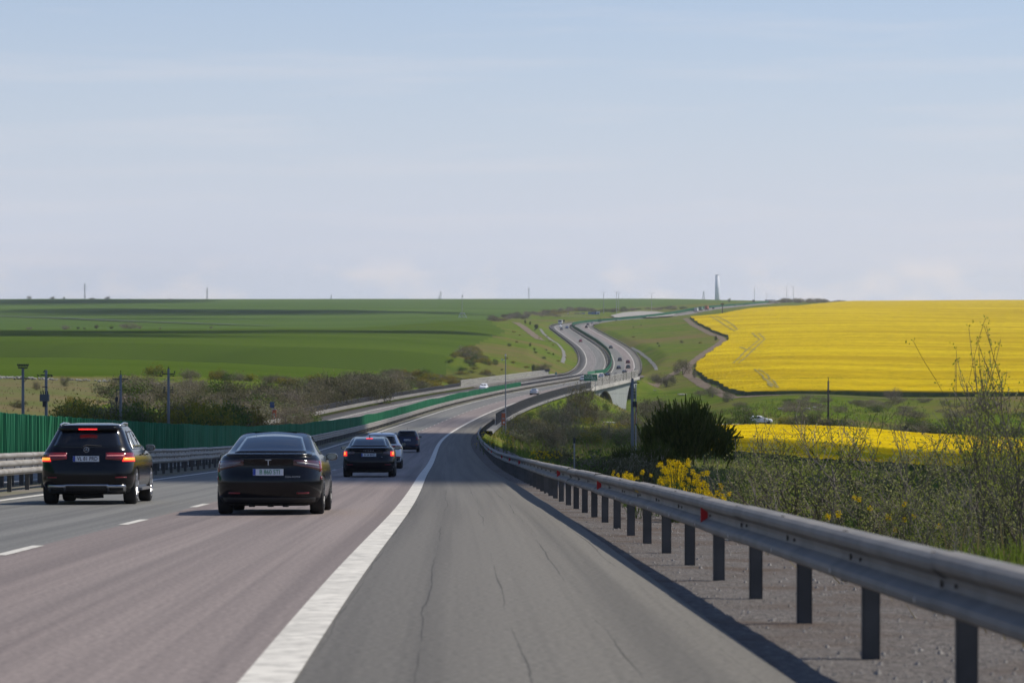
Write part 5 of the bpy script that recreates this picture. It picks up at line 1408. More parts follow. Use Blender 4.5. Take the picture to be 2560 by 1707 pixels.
MB().tube([(0, 0, -.5), (0, 0, h)], [.10, .055], 8).build('pole', M_MAST, t)
for x, z, s_ in ((-.02, h - .25, .12), (-.48, h - .85, .12)):
    mb = MB(); mb.tube([(x, -.1, z + s_), (x, -.1, z + .02), (x, -.1, z - s_)], [s_ * .7, s_, s_ * .3], 8); mb.box((x / 2, -.05, z), (abs(x) + .04, .04, .04)); mb.build('camera', M_CAMW, t)
g = at(680, 406); t = tag(empty('road_sign', g), 'blue sign on a thin post beside the left emergency phone', 'road sign'); z = -(1012 - VEP) / FPX * 406 - g.z
MB().box((0, 0, z), (.6, .04, .8)).build('panel', M_SIGNBL, t); MB().tube([(0, .05, -.5), (0, .05, z)], .03, 6).build('post', M_MAST, t)
g = at(1436, 120); t = tag(empty('marker_post', g), 'thin grey post with a dark cap behind the guard rail', 'post'); h = -(1094 - VEP) / FPX * 120 - g.z
MB().tube([(0, 0, -.5), (0, 0, h - .2)], .028, 8).build('shaft', M_MAST, t); MB().tube([(0, 0, h - .22), (0, 0, h)], .05, 8).build('cap', M_IRON, t)

# filling station and the buildings round it
M_SHOPB = mat('blue_cladding', (.10, .20, .42), .5); M_SHOPW = mat('white_cladding', (.68, .69, .70), .5); M_ROOF = mat('grey_roof', (.16, .16, .17), .7)
def block(name, label, u0, u1, v0, Y, dep, m, extra=()):
    g = at((u0 + u1) / 2, Y); w = (u1 - u0) / FPX * Y; h = -(v0 - VEP) / FPX * Y - g.z
    t = tag(empty(name, g), label, 'building'); MB().box((0, dep / 2, h / 2 - .5), (w, dep, h + 1)).build('wall', m, t)
    MB().box((0, dep / 2, h + .06), (w + .4, dep + .4, .18)).build('roof', M_ROOF, t)
    n = max(2, int(w / 2.4))
    for k in range(n):
        f = MB().box((-w / 2 + (k + .5) * w / n, -.02, h * .5), (w / n * .6, .08, h * .35)).build('window', M_GLASS, t)
        MB().box((-w / 2 + (k + .5) * w / n, -.05, h * .30), (w / n * .66, .12, .08)).build('sill', M_SHOPW, f)
    return t, w, h
t, w, h = block('filling_station', 'blue filling station shop with a white portal on its right end', 1471, 1491, 780, 2400, 8, M_SHOPB)
MB().box((w / 2 + 1.45, 3, h / 2 + .2), (2.6, 7, h + .6)).build('portal', M_SHOPW, t); MB().box((w / 2 + 1.3, -.55, h * .38), (1.0, .2, h * .75)).build('door', M_IRON, t)
block('service_building', 'low dark building left of the blue filling station', 1437, 1454, 783, 2420, 8, mat('dull_wall', (.13, .15, .16), .8))
block('kiosk', 'small white kiosk between the two filling station buildings', 1455, 1463, 781.5, 2410, 4, M_SHOPW)
block('kiosk', 'tiny white kiosk furthest left of the filling station', 1418, 1422, 782, 2420, 2, M_SHOPW)
# lorries near the skyline
def lorry_uv(label, u, v, Y, cab, box, L_, h, along=True):
    Yr, d = onroad(u, v, Y); p = rp(Yr, d); lorry('lorry', label, [float(q) for q in p], rdir(Yr)[0], cab, box, L_, h)
lorry_uv('pale lorry right of the green sign on the climbing road', 1742, 780, 2560, M_CABW, M_CANVAS, 10, 3.6)
lorry_uv('green lorry second in the row on the climbing road', 1753, 777, 2650, M_IRON, M_CANVG, 10, 3.6)
lorry_uv('orange lorry in the row on the climbing road', 1768, 775, 2720, M_IRON, M_ORANGE, 10, 3.8)
for k, (u, v, Y, c) in enumerate(((1783, 772.5, 2780, P_NAVY), (1837, 765, 3000, P_GREY), (1860, 763, 3080, P_NAVY), (1866, 762, 3120, P_BLACK), (1884, 760, 3200, P_GREY), (1722, 778, 2500, P_SILV))):
    o = far_place('suv', c, u, v, ('dark car just behind the orange lorry', 'grey car low on the skyline stretch', 'navy car of the close pair near the crest', 'black car of the close pair near the crest', 'grey car last before the crest', 'pale car beside the green sign on the climbing road')[k], Yg=Y)
def lorry_at(label, u, v, Y, cab, box, L_, h, rz):
    x = (u - CXP) / FPX * Y; lorry('lorry', label, (x, Y, -(v - VEP) / FPX * Y), rz, cab, box, L_, h)
_p = rp(3330, -4); lorry('lorry', 'long grey lorry with a white cab on the skyline road', [float(q) for q in _p], rdir(3330)[0] - .9, M_CABW, M_CANVAS, 12, 3.8)
# the white car on the lane below the upper field
g = at(1893, 590); o = link('estate_car', FC['suv']); o.material_slots[0].link = 'OBJECT'; o.material_slots[0].material = P_WHITE
ribbon('service_road', M_PALE, [(x, 590 + .03 * x) for x in range(18, 260, 8)], 4.5, .12)
o.location = (g.x - 1.5, 590 + .03 * g.x, float(ground(g.x, 590 + .03 * g.x)) + .14); o.rotation_euler = (0, 0, -math.pi / 2)
tag(o, 'white car passing behind the lower yellow field', 'car')

# stones along the near edge of the wheat, boulders by the valley
M_STONE = mat('pale_stone', (.32, .31, .28), .9, col2=(.20, .19, .17), scale=2, detail=5)
def rock(seed):
    r = random.Random(seed); bm = bmesh.new(); bmesh.ops.create_icosphere(bm, subdivisions=1, radius=.5)
    for v in bm.verts: v.co *= r.uniform(.75, 1.15); v.co.z *= .7
    me = bpy.data.meshes.new('stone'); bm.to_mesh(me); bm.free(); me.materials.append(M_STONE); return me
ROCKS = [rock(k) for k in range(5)]
sw = tag(empty('stone_wall'), 'tumbled line of pale stones along the near edge of the left wheat field', 'stone wall')
for k in range(120):
    u = rng.uniform(-40, 400) if k < 80 else rng.uniform(-40, 90); v = np.interp(u, [-40, 0, 200, 400], [940, 944, 951, 960]) + rng.uniform(-1.5, 2.5)
    p = hit(u, v); o = link('stone', rng.choice(ROCKS), sw); s_ = rng.uniform(.3, .75); o.scale = (s_ * 1.4, s_, s_); o.location = p + Vector((0, 0, .15)); o.rotation_euler = (0, 0, rng.uniform(0, 6))
for k, (u, v, s_, lb) in enumerate(((1951, 1024, 1.5, 'white boulder left of the dark slim pole'), (2019, 1024, 1.6, 'white boulder just left of the dark slim pole'), (2035, 1020, 1.3, 'brownish boulder beside the white one by the dark slim pole'), (1704, 987, 3.0, 'flat pale slab on the meadow right of the bridge'), (1634, 977, 2.4, 'pale slab on the slope below the bridge end'))):
    p = hit(u, v); o = link('boulder', ROCKS[k % 5]); o.scale = (s_ * 1.2, s_, s_ * (.8 if k < 3 else .25)); o.location = p + Vector((0, 0, s_ * .12)); tag(o, lb, 'boulder')
for k, (u, v, s_, lb) in enumerate(((2114, 1441, .055, 'white scrap of litter on the gravel under the guard rail'), (1822, 1344, .06, 'pale crumpled litter on the gravel further along'))):
    Y, d = onroad(u, v); p = rp(Y, d, -.03); o = link('litter', ROCKS[k]); o.scale = (s_ * 2.2, s_ * 1.6, s_); o.location = [float(q) for q in p]; tag(o, lb, 'litter')
# loose stones of the verge
Yg_ = 14 + 95 * nrg.random(4200) ** 1.6; dg_ = SH_R + .15 + nrg.random(4200) * 2.7
pv = rp(Yg_, dg_, -.035 - .05 * (dg_ - SH_R) / 3)
sz = .008 + .017 * nrg.random(4200) ** 2
oc = np.array([(1, 0, 0), (-1, 0, 0), (0, 1, 0), (0, -1, 0), (0, 0, 1), (0, 0, -1)], float)
of = np.array([(0, 2, 4), (2, 1, 4), (1, 3, 4), (3, 0, 4), (2, 0, 5), (1, 2, 5), (3, 1, 5), (0, 3, 5)])
V = pv[:, None] + oc[None] * sz[:, None, None] * (.6 + .8 * nrg.random((4200, 6, 1)))
M_PEB = mat('pebble', (.30, .28, .26), .9, col2=(.14, .13, .12), scale=9, coord='World', lo=.3, hi=.7)
tag(link('gravel', npmesh('gravel', V.reshape(-1, 3), (np.arange(4200)[:, None, None] * 6 + of[None]).reshape(-1, 3), [M_PEB])), kind='stuff')

# birds
BIRD = ('highest small dark bird, right of the others', 'second highest dark bird, on the left of the flock', 'dark bird alone midway down on the left of the flock', 'dark bird alone midway down on the right of the flock', 'leftmost dark bird of the low cluster', 'dark bird at the upper left of the low cluster', 'dark bird in the middle of the low cluster', 'rightmost dark bird of the low cluster', 'dark bird at the lower left of the low cluster', 'lowest dark bird of the flock')
M_BIRD = mat('bird_dark', (.03, .03, .035), .9)
for k, (x, y) in enumerate(((550, 170), (220, 362), (190, 695), (492, 845), (147, 1230), (255, 1308), (318, 1367), (468, 1338), (255, 1446), (388, 1460))):
    u, v, Y = 760 + x / 7.47, 130 + y / 7.47, 560 + 12 * k
    mb = MB(); f = rng.uniform(.5, 1.0)
    mb.tube([(0, -.10, 0), (0, -.05, .01), (0, .06, .01), (0, .12, 0)], [.01, .035, .035, .008], 6)
    for sg in (-1, 1): mb.add([(0, .05, .015), (0, -.04, .015), (sg * .11, -.03, .07 * f), (sg * .20, -.06, .03 * f), (sg * .12, .05, .07 * f)], [(0, 1, 2, 4), (4, 2, 3)])
    mb.add([(-.02, -.09, 0), (.02, -.09, 0), (.035, -.17, 0), (-.035, -.17, 0)], [(0, 1, 2, 3)])
    o = mb.build('bird', M_BIRD); o.location = ((u - CXP) / FPX * Y, Y, -(v - VEP) / FPX * Y); o.rotation_euler = (0, rng.uniform(-.3, .3), rng.uniform(-1, 1))
    tag(o, BIRD[k], 'bird', 'birds of a loose flock')
# ---------------------------------------------------------------- vegetation
def leaf_mat(name, col, col2, trans=.35, scale=1.2):
    m = bpy.data.materials.new(name); m.use_nodes = True
    nt = m.node_tree; N, L = nt.nodes, nt.links; N.clear()
    out = N.new('ShaderNodeOutputMaterial'); d = N.new('ShaderNodeBsdfDiffuse'); t = N.new('ShaderNodeBsdfTranslucent'); mx = N.new('ShaderNodeMixShader')
    mx.inputs[0].default_value = trans
    oi = N.new('ShaderNodeObjectInfo'); g = N.new('ShaderNodeNewGeometry')
    ad = N.new('ShaderNodeMath'); ad.operation = 'MULTIPLY_ADD'; ad.inputs[1].default_value = .65
    r2 = N.new('ShaderNodeMath'); r2.operation = 'MULTIPLY'; r2.inputs[1].default_value = .35
    mc = N.new('ShaderNodeMixRGB'); mc.inputs['Color1'].default_value = (*col, 1); mc.inputs['Color2'].default_value = (*col2, 1)
    L.new(oi.outputs['Random'], r2.inputs[0]); L.new(g.outputs['Random Per Island'], ad.inputs[0]); L.new(r2.outputs[0], ad.inputs[2])
    L.new(ad.outputs[0], mc.inputs['Fac'])
    L.new(mc.outputs[0], d.inputs['Color']); L.new(mc.outputs[0], t.inputs['Color'])
    L.new(d.outputs[0], mx.inputs[1]); L.new(t.outputs[0], mx.inputs[2]); L.new(mx.outputs[0], out.inputs['Surface'])
    return m
L_BARE = leaf_mat('bare_twigs', (.135, .115, .075), (.26, .23, .15), .3)
L_MAUVE = leaf_mat('mauve_twigs', (.155, .125, .10), (.265, .22, .175), .3)
L_DARK = leaf_mat('dark_twigs', (.07, .07, .035), (.145, .135, .07), .25)
L_GREY = leaf_mat('grey_green_leaf', (.13, .14, .065), (.24, .24, .13), .3)
L_GREEN = leaf_mat('fresh_leaf', (.055, .095, .020), (.12, .17, .035), .4)
L_YEL = leaf_mat('yellow_green_leaf', (.14, .145, .022), (.27, .22, .03), .4)
L_OCH = leaf_mat('ochre_leaf', (.16, .115, .03), (.23, .18, .04), .3)
L_EVER = leaf_mat('evergreen_leaf', (.048, .066, .014), (.125, .135, .034), .45)
L_BLOS = leaf_mat('pale_blossom', (.26, .235, .18), (.38, .35, .28), .3)
M_BARK = mat('bark', (.085, .065, .05), .95, col2=(.15, .125, .10), scale=6, detail=5)
M_BARKL = mat('pale_bark', (.22, .19, .155), .9, col2=(.13, .11, .09), scale=5, detail=5)

def quads(C, sz, r, asp=1.6, up=.0):
    """leaf-sized quads at the points C"""
    n = len(C)
    a = r.standard_normal((n, 3)); a[:, 2] += up; a /= np.linalg.norm(a, axis=1)[:, None]
    b = r.standard_normal((n, 3)); b -= a * (a * b).sum(1)[:, None]; b /= np.linalg.norm(b, axis=1)[:, None] + 1e-9
    s = (sz * (.6 + .8 * r.random(n)))[:, None]
    V = np.stack([C - a * s * asp, C + b * s * .55, C + a * s * asp, C - b * s * .55], 1).reshape(-1, 3)
    return V, np.arange(n * 4).reshape(-1, 4)

def crown_mesh(seed, n=1500, clumps=34, sz=.045, shape=(.5, .5, .5), zc=.52, hollow=.35, mats=(L_BARE,), mix=(1.0,), up=.4, spread=.13, asp=1.6, flat=1.0):
    r = np.random.default_rng(seed)
    d = r.standard_normal((clumps, 3)); d /= np.linalg.norm(d, axis=1)[:, None]
    rad = hollow + (1 - hollow) * r.random(clumps) ** .6
    cc = d * rad[:, None] * np.array(shape) * (.8 + .45 * r.random(clumps))[:, None]; cc[:, 2] += zc
    cc[:, 2] = np.maximum(cc[:, 2], .10)
    k = r.integers(0, clumps, n)
    P = cc[k] + r.standard_normal((n, 3)) * spread * np.array((1, 1, flat)) * (.6 + .6 * r.random(clumps))[k][:, None]
    P[:, 2] = np.maximum(P[:, 2], .015)
    V, F = quads(P, np.full(n, sz), r, asp, up)
    mi = r.choice(len(mats), clumps, p=mix)[k]
    return npmesh('crown', V, F, list(mats), mi)

def skeleton(seed, stems=5, depth=3, h=1.0, spread=.5, r0=.018, curl=.25, kids=3, upw=.35, sides=4, m=M_BARK, tips=None, name='branches', fan=1.0):
    """forking branches as tapered tubes; the tips are returned in tips"""
    r = random.Random(seed); mb = MB()
    def grow(p, d, ln, rad, lev):
        n = 4 if lev < 2 else 3
        pts, rads = [p], [rad]
        for k in range(n):
            d = (d + Vector((r.gauss(0, curl), r.gauss(0, curl), r.gauss(0, curl) + upw * .25)) * .5).normalized()
            p = p + d * ln / n; pts.append(p); rads.append(max(rad * (1 - .7 * (k + 1) / n), .0016))
            if tips is not None and lev >= 1: tips.append((p, d, lev))
        mb.tube(pts, rads, sides if lev < 2 else 3, cap=False)
        if lev < depth:
            for q in range(kids + (1 if lev == 0 else 0)):
                t = r.uniform(.3, 1.0); i = min(int(t * n), n - 1)
                dd = (d + Vector((r.gauss(0, 1), r.gauss(0, 1), r.gauss(0, .7) + upw)) * .75).normalized()
                grow(pts[i] + (pts[i + 1] - pts[i]) * (t * n - i), dd, ln * r.uniform(.45, .75), rads[i] * .6, lev + 1)
    for s in range(stems):
        a = 2 * math.pi * (s + r.random() * .7) / stems; ls = r.uniform(.15, 1) * spread * fan
        grow(Vector((math.cos(a) * .03, math.sin(a) * .03, -.04)), Vector((math.cos(a) * ls, math.sin(a) * ls, 1)).normalized(), h * r.uniform(.45, .68), r0 * r.uniform(.7, 1.2), 0)
    return mb.mesh(name, m)

def kind(idn, **kw):
    sk = kw.pop('sk', {})
    return [(crown_mesh(100 + 7 * k + idn, **kw), skeleton(300 + 5 * k + idn, depth=1, sides=3, **sk)) for k in range(4)]
KINDS = {
    'thicket': kind(1, n=2800, sz=.0155, mats=(L_BARE, L_DARK), mix=(.7, .3), shape=(.62, .62, .42), zc=.45, asp=2.6, up=1.2, spread=.12),
    'mauve': kind(2, n=2800, sz=.0145, mats=(L_MAUVE, L_BARE), mix=(.7, .3), shape=(.62, .62, .40), zc=.45, asp=2.6, up=1.0, spread=.12),
    'blossom': kind(9, n=2800, sz=.0145, mats=(L_BARE, L_BLOS, L_GREY), mix=(.5, .22, .28), shape=(.62, .62, .42), zc=.48, asp=2.2, up=1.0, spread=.12),
    'dark': kind(3, n=2800, sz=.017, mats=(L_DARK, L_BARE), mix=(.75, .25), shape=(.58, .58, .44), zc=.46, asp=2.4, up=1.2, spread=.12),
    'grey': kind(4, n=1800, sz=.021, mats=(L_GREY, L_BARE), mix=(.7, .3), shape=(.58, .58, .42), zc=.46, asp=2.2, up=1.2, spread=.11),
    'green': kind(5, n=1700, sz=.030, mats=(L_GREEN, L_DARK), mix=(.75, .25), shape=(.56, .56, .42), zc=.46, asp=1.4, up=.6),
    'yellow': kind(6, n=1500, sz=.030, mats=(L_YEL, L_GREEN), mix=(.65, .35), shape=(.6, .6, .38), zc=.40, asp=1.6, up=.8),
    'ochre': kind(7, n=1500, sz=.028, mats=(L_OCH, L_YEL), mix=(.6, .4), shape=(.6, .6, .38), zc=.40, asp=1.8, up=.8),
    'evergreen': kind(8, n=2200, sz=.034, mats=(L_EVER,), mix=(1.0,), shape=(.46, .46, .48), zc=.50, asp=1.6, up=.9, spread=.10),
}
NAMES = {'thicket': 'bare_bush', 'mauve': 'bare_bush', 'blossom': 'blossoming_bush', 'dark': 'dark_bush', 'grey': 'willow_bush', 'green': 'leafy_bush', 'yellow': 'leafy_bush', 'ochre': 'leafy_bush', 'evergreen': 'conifer'}
LOOK = {'thicket': 'grey-brown leafless bush', 'mauve': 'mauve leafless bush', 'blossom': 'bush with pale blossom', 'dark': 'dark twiggy bush', 'grey': 'grey-green feathery bush', 'green': 'green leafy bush', 'yellow': 'yellow-green bush', 'ochre': 'ochre-tinted bush', 'evergreen': 'dark conifer'}
def bush(k, p, h, w, where, label=None, group=None, name=None, sink=.05):
    cm, sm = rng.choice(KINDS[k])
    t = empty(name or NAMES[k], (p[0], p[1], p[2] - sink * h), rng.uniform(0, 6.28))
    c = link('crown', cm, t); s = link('trunk', sm, t)
    for o in (c, s): o.scale = (w / 1.15, w / 1.15, h)
    return tag(t, label or LOOK[k] + ' ' + where, 'tree' if k == 'evergreen' else 'bush', group)
def by(u, marks):
    for lim, ph in marks:
        if u < lim: return ph
    return marks[-1][1]
TH = ((330, 'at the third grey pole'), (415, 'between the third and fourth grey poles'), (470, 'just right of the fourth grey pole'), (540, 'between fourth pole and blue sign'), (610, 'left of the black saloon roof'), (672, 'just left of the blue sign'), (740, 'by the orange phone of the far side'), (9999, 'where the left railing starts'))
TF = ((235, 'above the off-roader roof'), (290, 'just left of the third grey pole'), (350, 'just right of the third grey pole'), (415, 'just left of the fourth grey pole'), (480, 'just right of the fourth grey pole'), (560, 'well right of the fourth grey pole'), (9999, 'left of the blue sign'))
TR = ((700, 'near the orange phone'), (770, 'at the start of the left railing'), (825, 'left of the tallest dark tree'), (870, 'right under the tallest dark tree'), (930, 'under the spiky dark tree'), (975, 'right of the spiky dark tree'), (9999, 'where the ochre slope begins'))
HB = ((1900, 'by the white car'), (2000, 'left of the dark slim pole'), (2100, 'at the dark slim pole'), (2250, 'right of the dark slim pole'), (2360, 'left of the dark brown bush'), (2460, 'around the pale yellow-green bush'), (9999, 'far right'))
BK = ((1350, 'near the emergency phone'), (1420, 'around the big pale willow'), (1480, 'below the green sign'), (1540, 'below the bridge arch'), (1590, 'by the concrete pole'), (1650, 'right of the concrete pole'), (9999, 'behind the dark broom'))
def pick(tbl):
    r = rng.random(); 
    for k, q in tbl:
        if r < q: return k
        r -= q
    return tbl[-1][0]

# thicket left of the oncoming carriageway, nearer part behind the poles
W1_ = ''
for k in range(46):
    u = rng.uniform(300, 760); f = rng.random()
    Y = 345 + 150 * f + max(0, (u - 560) * .22); p = at(u, Y)
    bush(pick((('mauve', .24), ('thicket', .26), ('blossom', .08), ('grey', .20), ('dark', .14), ('green', .08))), p, rng.uniform(2.2, 3.7), rng.uniform(4.5, 7), 'in the back thicket ' + by(u, TH), group='bushes of the left thicket')
for k in range(34):
    u = rng.uniform(170, 640); Y = rng.uniform(290, 335); p = at(u, Y); hh_ = max(2.0, -(rng.uniform(983, 1018) - VEP) / FPX * Y - p.z)
    bush(pick((('yellow', .30), ('green', .32), ('ochre', .12), ('dark', .14), ('grey', .12))), p, hh_, rng.uniform(3.5, 5.5), 'low at the front ' + by(u, TF), group='bushes of the left thicket')
def y_lc(u):
    Ys = np.linspace(350, 1000, 800); uu = CXP + FPX * rp(Ys, -27.5)[:, 0] / Ys
    return float(np.interp(u, uu, Ys))
W2_ = 'along the railing of the oncoming carriageway'
for k in range(60):
    u = rng.uniform(600, 1010); Y = y_lc(max(u, 700)) + rng.uniform(4, 60); p = at(u, Y)
    bush(pick((('dark', .52), ('thicket', .25), ('mauve', .13), ('grey', .10))), p, rng.uniform(3.2, 5.0) * (1 if u < 930 else .75), rng.uniform(5, 7.5), 'behind the left railing ' + by(u, TR), group='dark bushes along the left railing')
for u, Y, h, lb in ((838, 520, 6.0, 'tallest dark rounded tree of the left thicket, above the white railing'), (915, 560, 5.6, 'dark rounded tree right of the tallest one in the left thicket'), (940, 575, 5.9, 'dark tree with a spiky top beside the rounded one')):
    bush('dark', at(u, Y), h, h * 1.15, '', lb, name='dark_tree')
W3_ = 'on the ochre slope below the wheat'
for k in range(300):
    Y = 590 + 560 * rng.random() ** 1.15; xr = float(rp(Y, -28)[0]); xl = float(interp(WHEAT_R, Y)) + 1
    wd = 1.0 if Y < 820 else max(.0, 1 - (Y - 820) / 330)
    t_ = rng.random(); x = xl + (xr - xl) * t_ * wd
    if x > xr: continue
    u = CXP + FPX * x / Y
    bush(pick((('yellow', .27), ('ochre', .30), ('grey', .13), ('thicket', .18), ('green', .12))), (x, Y, float(ground(x, Y))), rng.uniform(1.2, 2.6), rng.uniform(2.6, 4.6),
         'on the ochre slope ' + ('high up ' if t_ < .35 else 'low down ' if t_ > .7 else '') + by(u, ((960, 'above the left railing'), (1040, 'left of the camera mast'), (1110, 'above the slatted parapet end'), (1165, 'under the big round grey bush'), (9999, 'right of the big round grey bush'))), group='shrubs of the ochre slope')
# single bushes and small trees, each where the photograph has it
SINGLE = [
    ('thicket', 1166, 893, 31, 48, 'big round grey bush at the right corner of the near wheat field'),
    ('dark', 1355, 936, 30, 44, 'grey-green bush beside the dark sign back left of the bridge'), ('evergreen', 1333, 934, 24, 10, 'dark upright shrub left of the dark sign back'),
    ('green', 1238, 912, 16, 16, 'small green bush on the ochre slope right of the camera mast'),
    ('evergreen', 1313, 809, 11, 5, 'left one of two tiny conifers above the far bend'), ('evergreen', 1325, 812, 9, 5, 'right one of two tiny conifers above the far bend'),
    ('evergreen', 1341, 822, 12, 13, 'bushy dark conifer left of the far bend'), ('green', 1325, 866, 9, 7, 'small dark shrub half way down the left bank'), ('green', 1336, 876, 8, 7, 'lower small dark shrub on the left bank'),
    ('thicket', 92, 974, 24, 18, 'small bare tree on the brown meadow between the two left poles'), ('grey', 162, 966, 30, 26, 'roundish grey bush on the meadow right of the transformer pole'),
    ('dark', 46, 1020, 22, 44, 'dark low bush at the foot of the leftmost pole'), ('yellow', 178, 1026, 40, 46, 'ochre-green bush above the roof of the black off-roader'),
    ('mauve', 163, 824, 12, 23, 'left rounded bush on the rim of the near wheat field'), ('green', 195, 823, 7, 8, 'tiny bush next right of the left rounded one on the wheat rim'), ('green', 211, 823, 5, 7, 'tiny low bush in the middle of the wheat rim row'),
    ('dark', 242, 822, 12, 12, 'dark bush on the wheat rim'), ('green', 278, 822, 7, 12, 'low dark bush left of the wide mauve one'), ('mauve', 325, 822, 18, 44, 'wide mauve bush on the wheat rim'), ('mauve', 350, 822, 6, 9, 'tiny bush at the right end of the wide mauve one'),
    ('mauve', 73, 824, 7, 18, 'faint low bush at the left end of the wheat rim'), ('mauve', 400, 823, 5, 6, 'tiny lone bush on the wheat rim'), ('mauve', 528, 821, 7, 8, 'small lone bush furthest right on the wheat rim'),
    ('thicket', 73, 748, 9, 11, 'leftmost shrub on the skyline'), ('thicket', 131, 748, 8, 12, 'second shrub from the left on the skyline'), ('green', 160, 748, 6, 6, 'small dark shrub left of the tallest pylon'),
    ('thicket', 268, 749, 9, 13, 'shrub on the skyline right of the tallest pylon'), ('thicket', 230, 749, 5, 16, 'faint low shrub just right of the tallest pylon'), ('thicket', 323, 750, 4, 7, 'tiny skyline shrub between the two left pylons'), ('thicket', 425, 750, 4, 12, 'faint shrub on the skyline left of the second pylon'),
    ('thicket', 1708, 936, 42, 44, 'bare round tree on the bank below the dirt track corner'), ('dark', 1665, 966, 36, 50, 'grey thicket on the bank right of the bridge end'), ('thicket', 1640, 955, 26, 30, 'left part of the grey thicket by the bridge end'), ('grey', 1736, 944, 20, 14, 'small grey sapling right of the bare round tree'),
    ('grey', 1782, 992, 30, 36, 'bare spreading tree beside the dirt track'), ('grey', 1820, 1004, 30, 32, 'rounded grey-green bush right of the bare spreading tree'), ('thicket', 1750, 988, 16, 34, 'low grey brush left of the bare spreading tree'),
    ('evergreen', 1789, 851, 12, 8, 'tiny dark bush at the bend of the dirt track'), ('green', 1823, 755, 10, 8, 'dark tree on the skyline right of the chimney'),
    ('green', 1862, 1067, 50, 66, 'large round green bush left of the white car'), ('green', 1822, 1066, 24, 30, 'small green bush left of the large round one'), ('yellow', 1962, 1064, 28, 40, 'pale green bush right of the white car'),
    ('mauve', 2231, 1000, 34, 46, 'bare tree at the edge of the upper yellow field'), ('mauve', 2455, 998, 24, 26, 'mauve bush poking above the upper field edge on the right'), ('mauve', 2450, 1030, 36, 110, 'wide mauve thicket below the upper field on the right'), ('thicket', 1995, 1026, 26, 60, 'grey brush by the white boulders'), ('mauve', 2185, 1015, 20, 50, 'low mauve brush under the bare field-edge tree'),
    ('dark', 2385, 1075, 44, 56, 'dark brown bush behind the lower yellow field'), ('yellow', 2432, 1076, 36, 56, 'pale yellow-green bush next to the dark brown one'),
    ('thicket', 1450, 1060, 112, 66, 'dark bare tree in front of the green road sign'), ('thicket', 1482, 1062, 60, 60, 'brown twiggy tree left of the bridge arch'), ('grey', 1565, 1072, 56, 60, 'olive tree in front of the bridge pier'), ('green', 1514, 1030, 22, 22, 'small green bush growing in front of the arch'),
    ('grey', 1410, 1110, 110, 96, 'big pale feathery willow on the embankment'), ('grey', 1370, 1060, 60, 50, 'small pale willow high on the embankment'), ('thicket', 1380, 1120, 70, 70, 'brownish bush below the pale willow'),
    ('yellow', 1528, 1088, 36, 110, 'bright yellow-green bush among the valley trees'), ('yellow', 1470, 1110, 30, 70, 'low yellow-green bush under the olive trees'), ('thicket', 1640, 1050, 60, 90, 'brown bushes right of the concrete pole'), ('grey', 1610, 1030, 34, 60, 'olive brush under the bridge end'), ('dark', 1690, 1040, 40, 60, 'grey bush behind the large dark broom'),
    ('green', 1600, 1100, 40, 60, 'green bush at the foot of the concrete pole'), ('green', 1555, 1120, 40, 70, 'dull green bush left of the concrete pole'),
]
for k, u, v, hp, wp, lb in SINGLE:
    p = hit(u, v, y1=4700); bush(k, p, hp / FPX * p.y, wp / FPX * p.y, '', lb, name='bare_tree' if 'bare' in lb and 'tree' in lb else None, sink=.02)
# rows: far hedge, skyline copse, hedge behind the lower field, scattered scrub on the slopes
for k in range(80):
    u = rng.uniform(1222, 1490); v = np.interp(u, [1222, 1270, 1330, 1420, 1490], [800, 792, 786, 780, 782]) + rng.uniform(-2, 10) - (4 if u > 1400 else 0)
    if 1412 < u < 1480 and v > 779: v = rng.uniform(774, 778)
    p = hit(u, v); bush(pick((('dark', .45), ('mauve', .2), ('thicket', .2), ('ochre', .15))), p, rng.uniform(1.6, 3.6), rng.uniform(4, 8), 'in the far scrub left of the filling station', group='far scrub round the filling station')
for k in range(26):
    u = rng.uniform(1490, 1720); v = np.interp(u, [1490, 1600, 1720], [779, 775, 770]) + rng.uniform(-2, 4)
    p = hit(u, v); bush(pick((('dark', .5), ('mauve', .3), ('green', .2))), p, rng.uniform(1.6, 3.4), rng.uniform(5, 10), 'behind the pale parking area', group='far scrub round the filling station')
for k in range(44):
    u = rng.uniform(1955, 2110) if k > 6 else rng.uniform(1925, 1950); Y = rng.uniform(3250, 3450); x = (u - CXP) / FPX * Y
    zt = np.interp(u, [1925, 1945, 1958, 1990, 2060, 2110], [748, 748, 742, 741, 744, 750]) + rng.uniform(0, 5); g = float(ground(x, Y)); h = max(2.5, -(zt - VEP) / FPX * Y - g)
    bush(pick((('mauve', .6), ('thicket', .4))), (x, Y, g), h, rng.uniform(5, 9), 'in the bare skyline copse ' + by(u, ((1950, 'left of the lamp posts'), (1968, 'under the left lamp post'), (1990, 'under the right lamp post'), (2030, 'right of the lamp posts'), (2070, 'towards its right end'), (9999, 'at its right end'))), group='bare copse on the skyline')
for k in range(44):
    u = rng.uniform(1830, 2620); Y = rng.uniform(566, 584); p = at(u, Y)
    if 1825 < u < 1990: continue
    bush(pick((('green', .45), ('yellow', .2), ('dark', .15), ('grey', .2))), p, rng.uniform(1.8, 3.9), rng.uniform(3.4, 5.5), 'in the hedge behind the lower field ' + by(u, HB), group='hedge behind the lower field')
for k in range(40):
    u = rng.uniform(1850, 2620); Y = rng.uniform(700, 860); p = at(u, Y)
    bush(pick((('thicket', .3), ('mauve', .35), ('grey', .2), ('green', .15))), p, rng.uniform(1.0, 2.2), rng.uniform(3, 6), 'on the valley meadow ' + by(u, HB), group='scrub of the valley meadow')
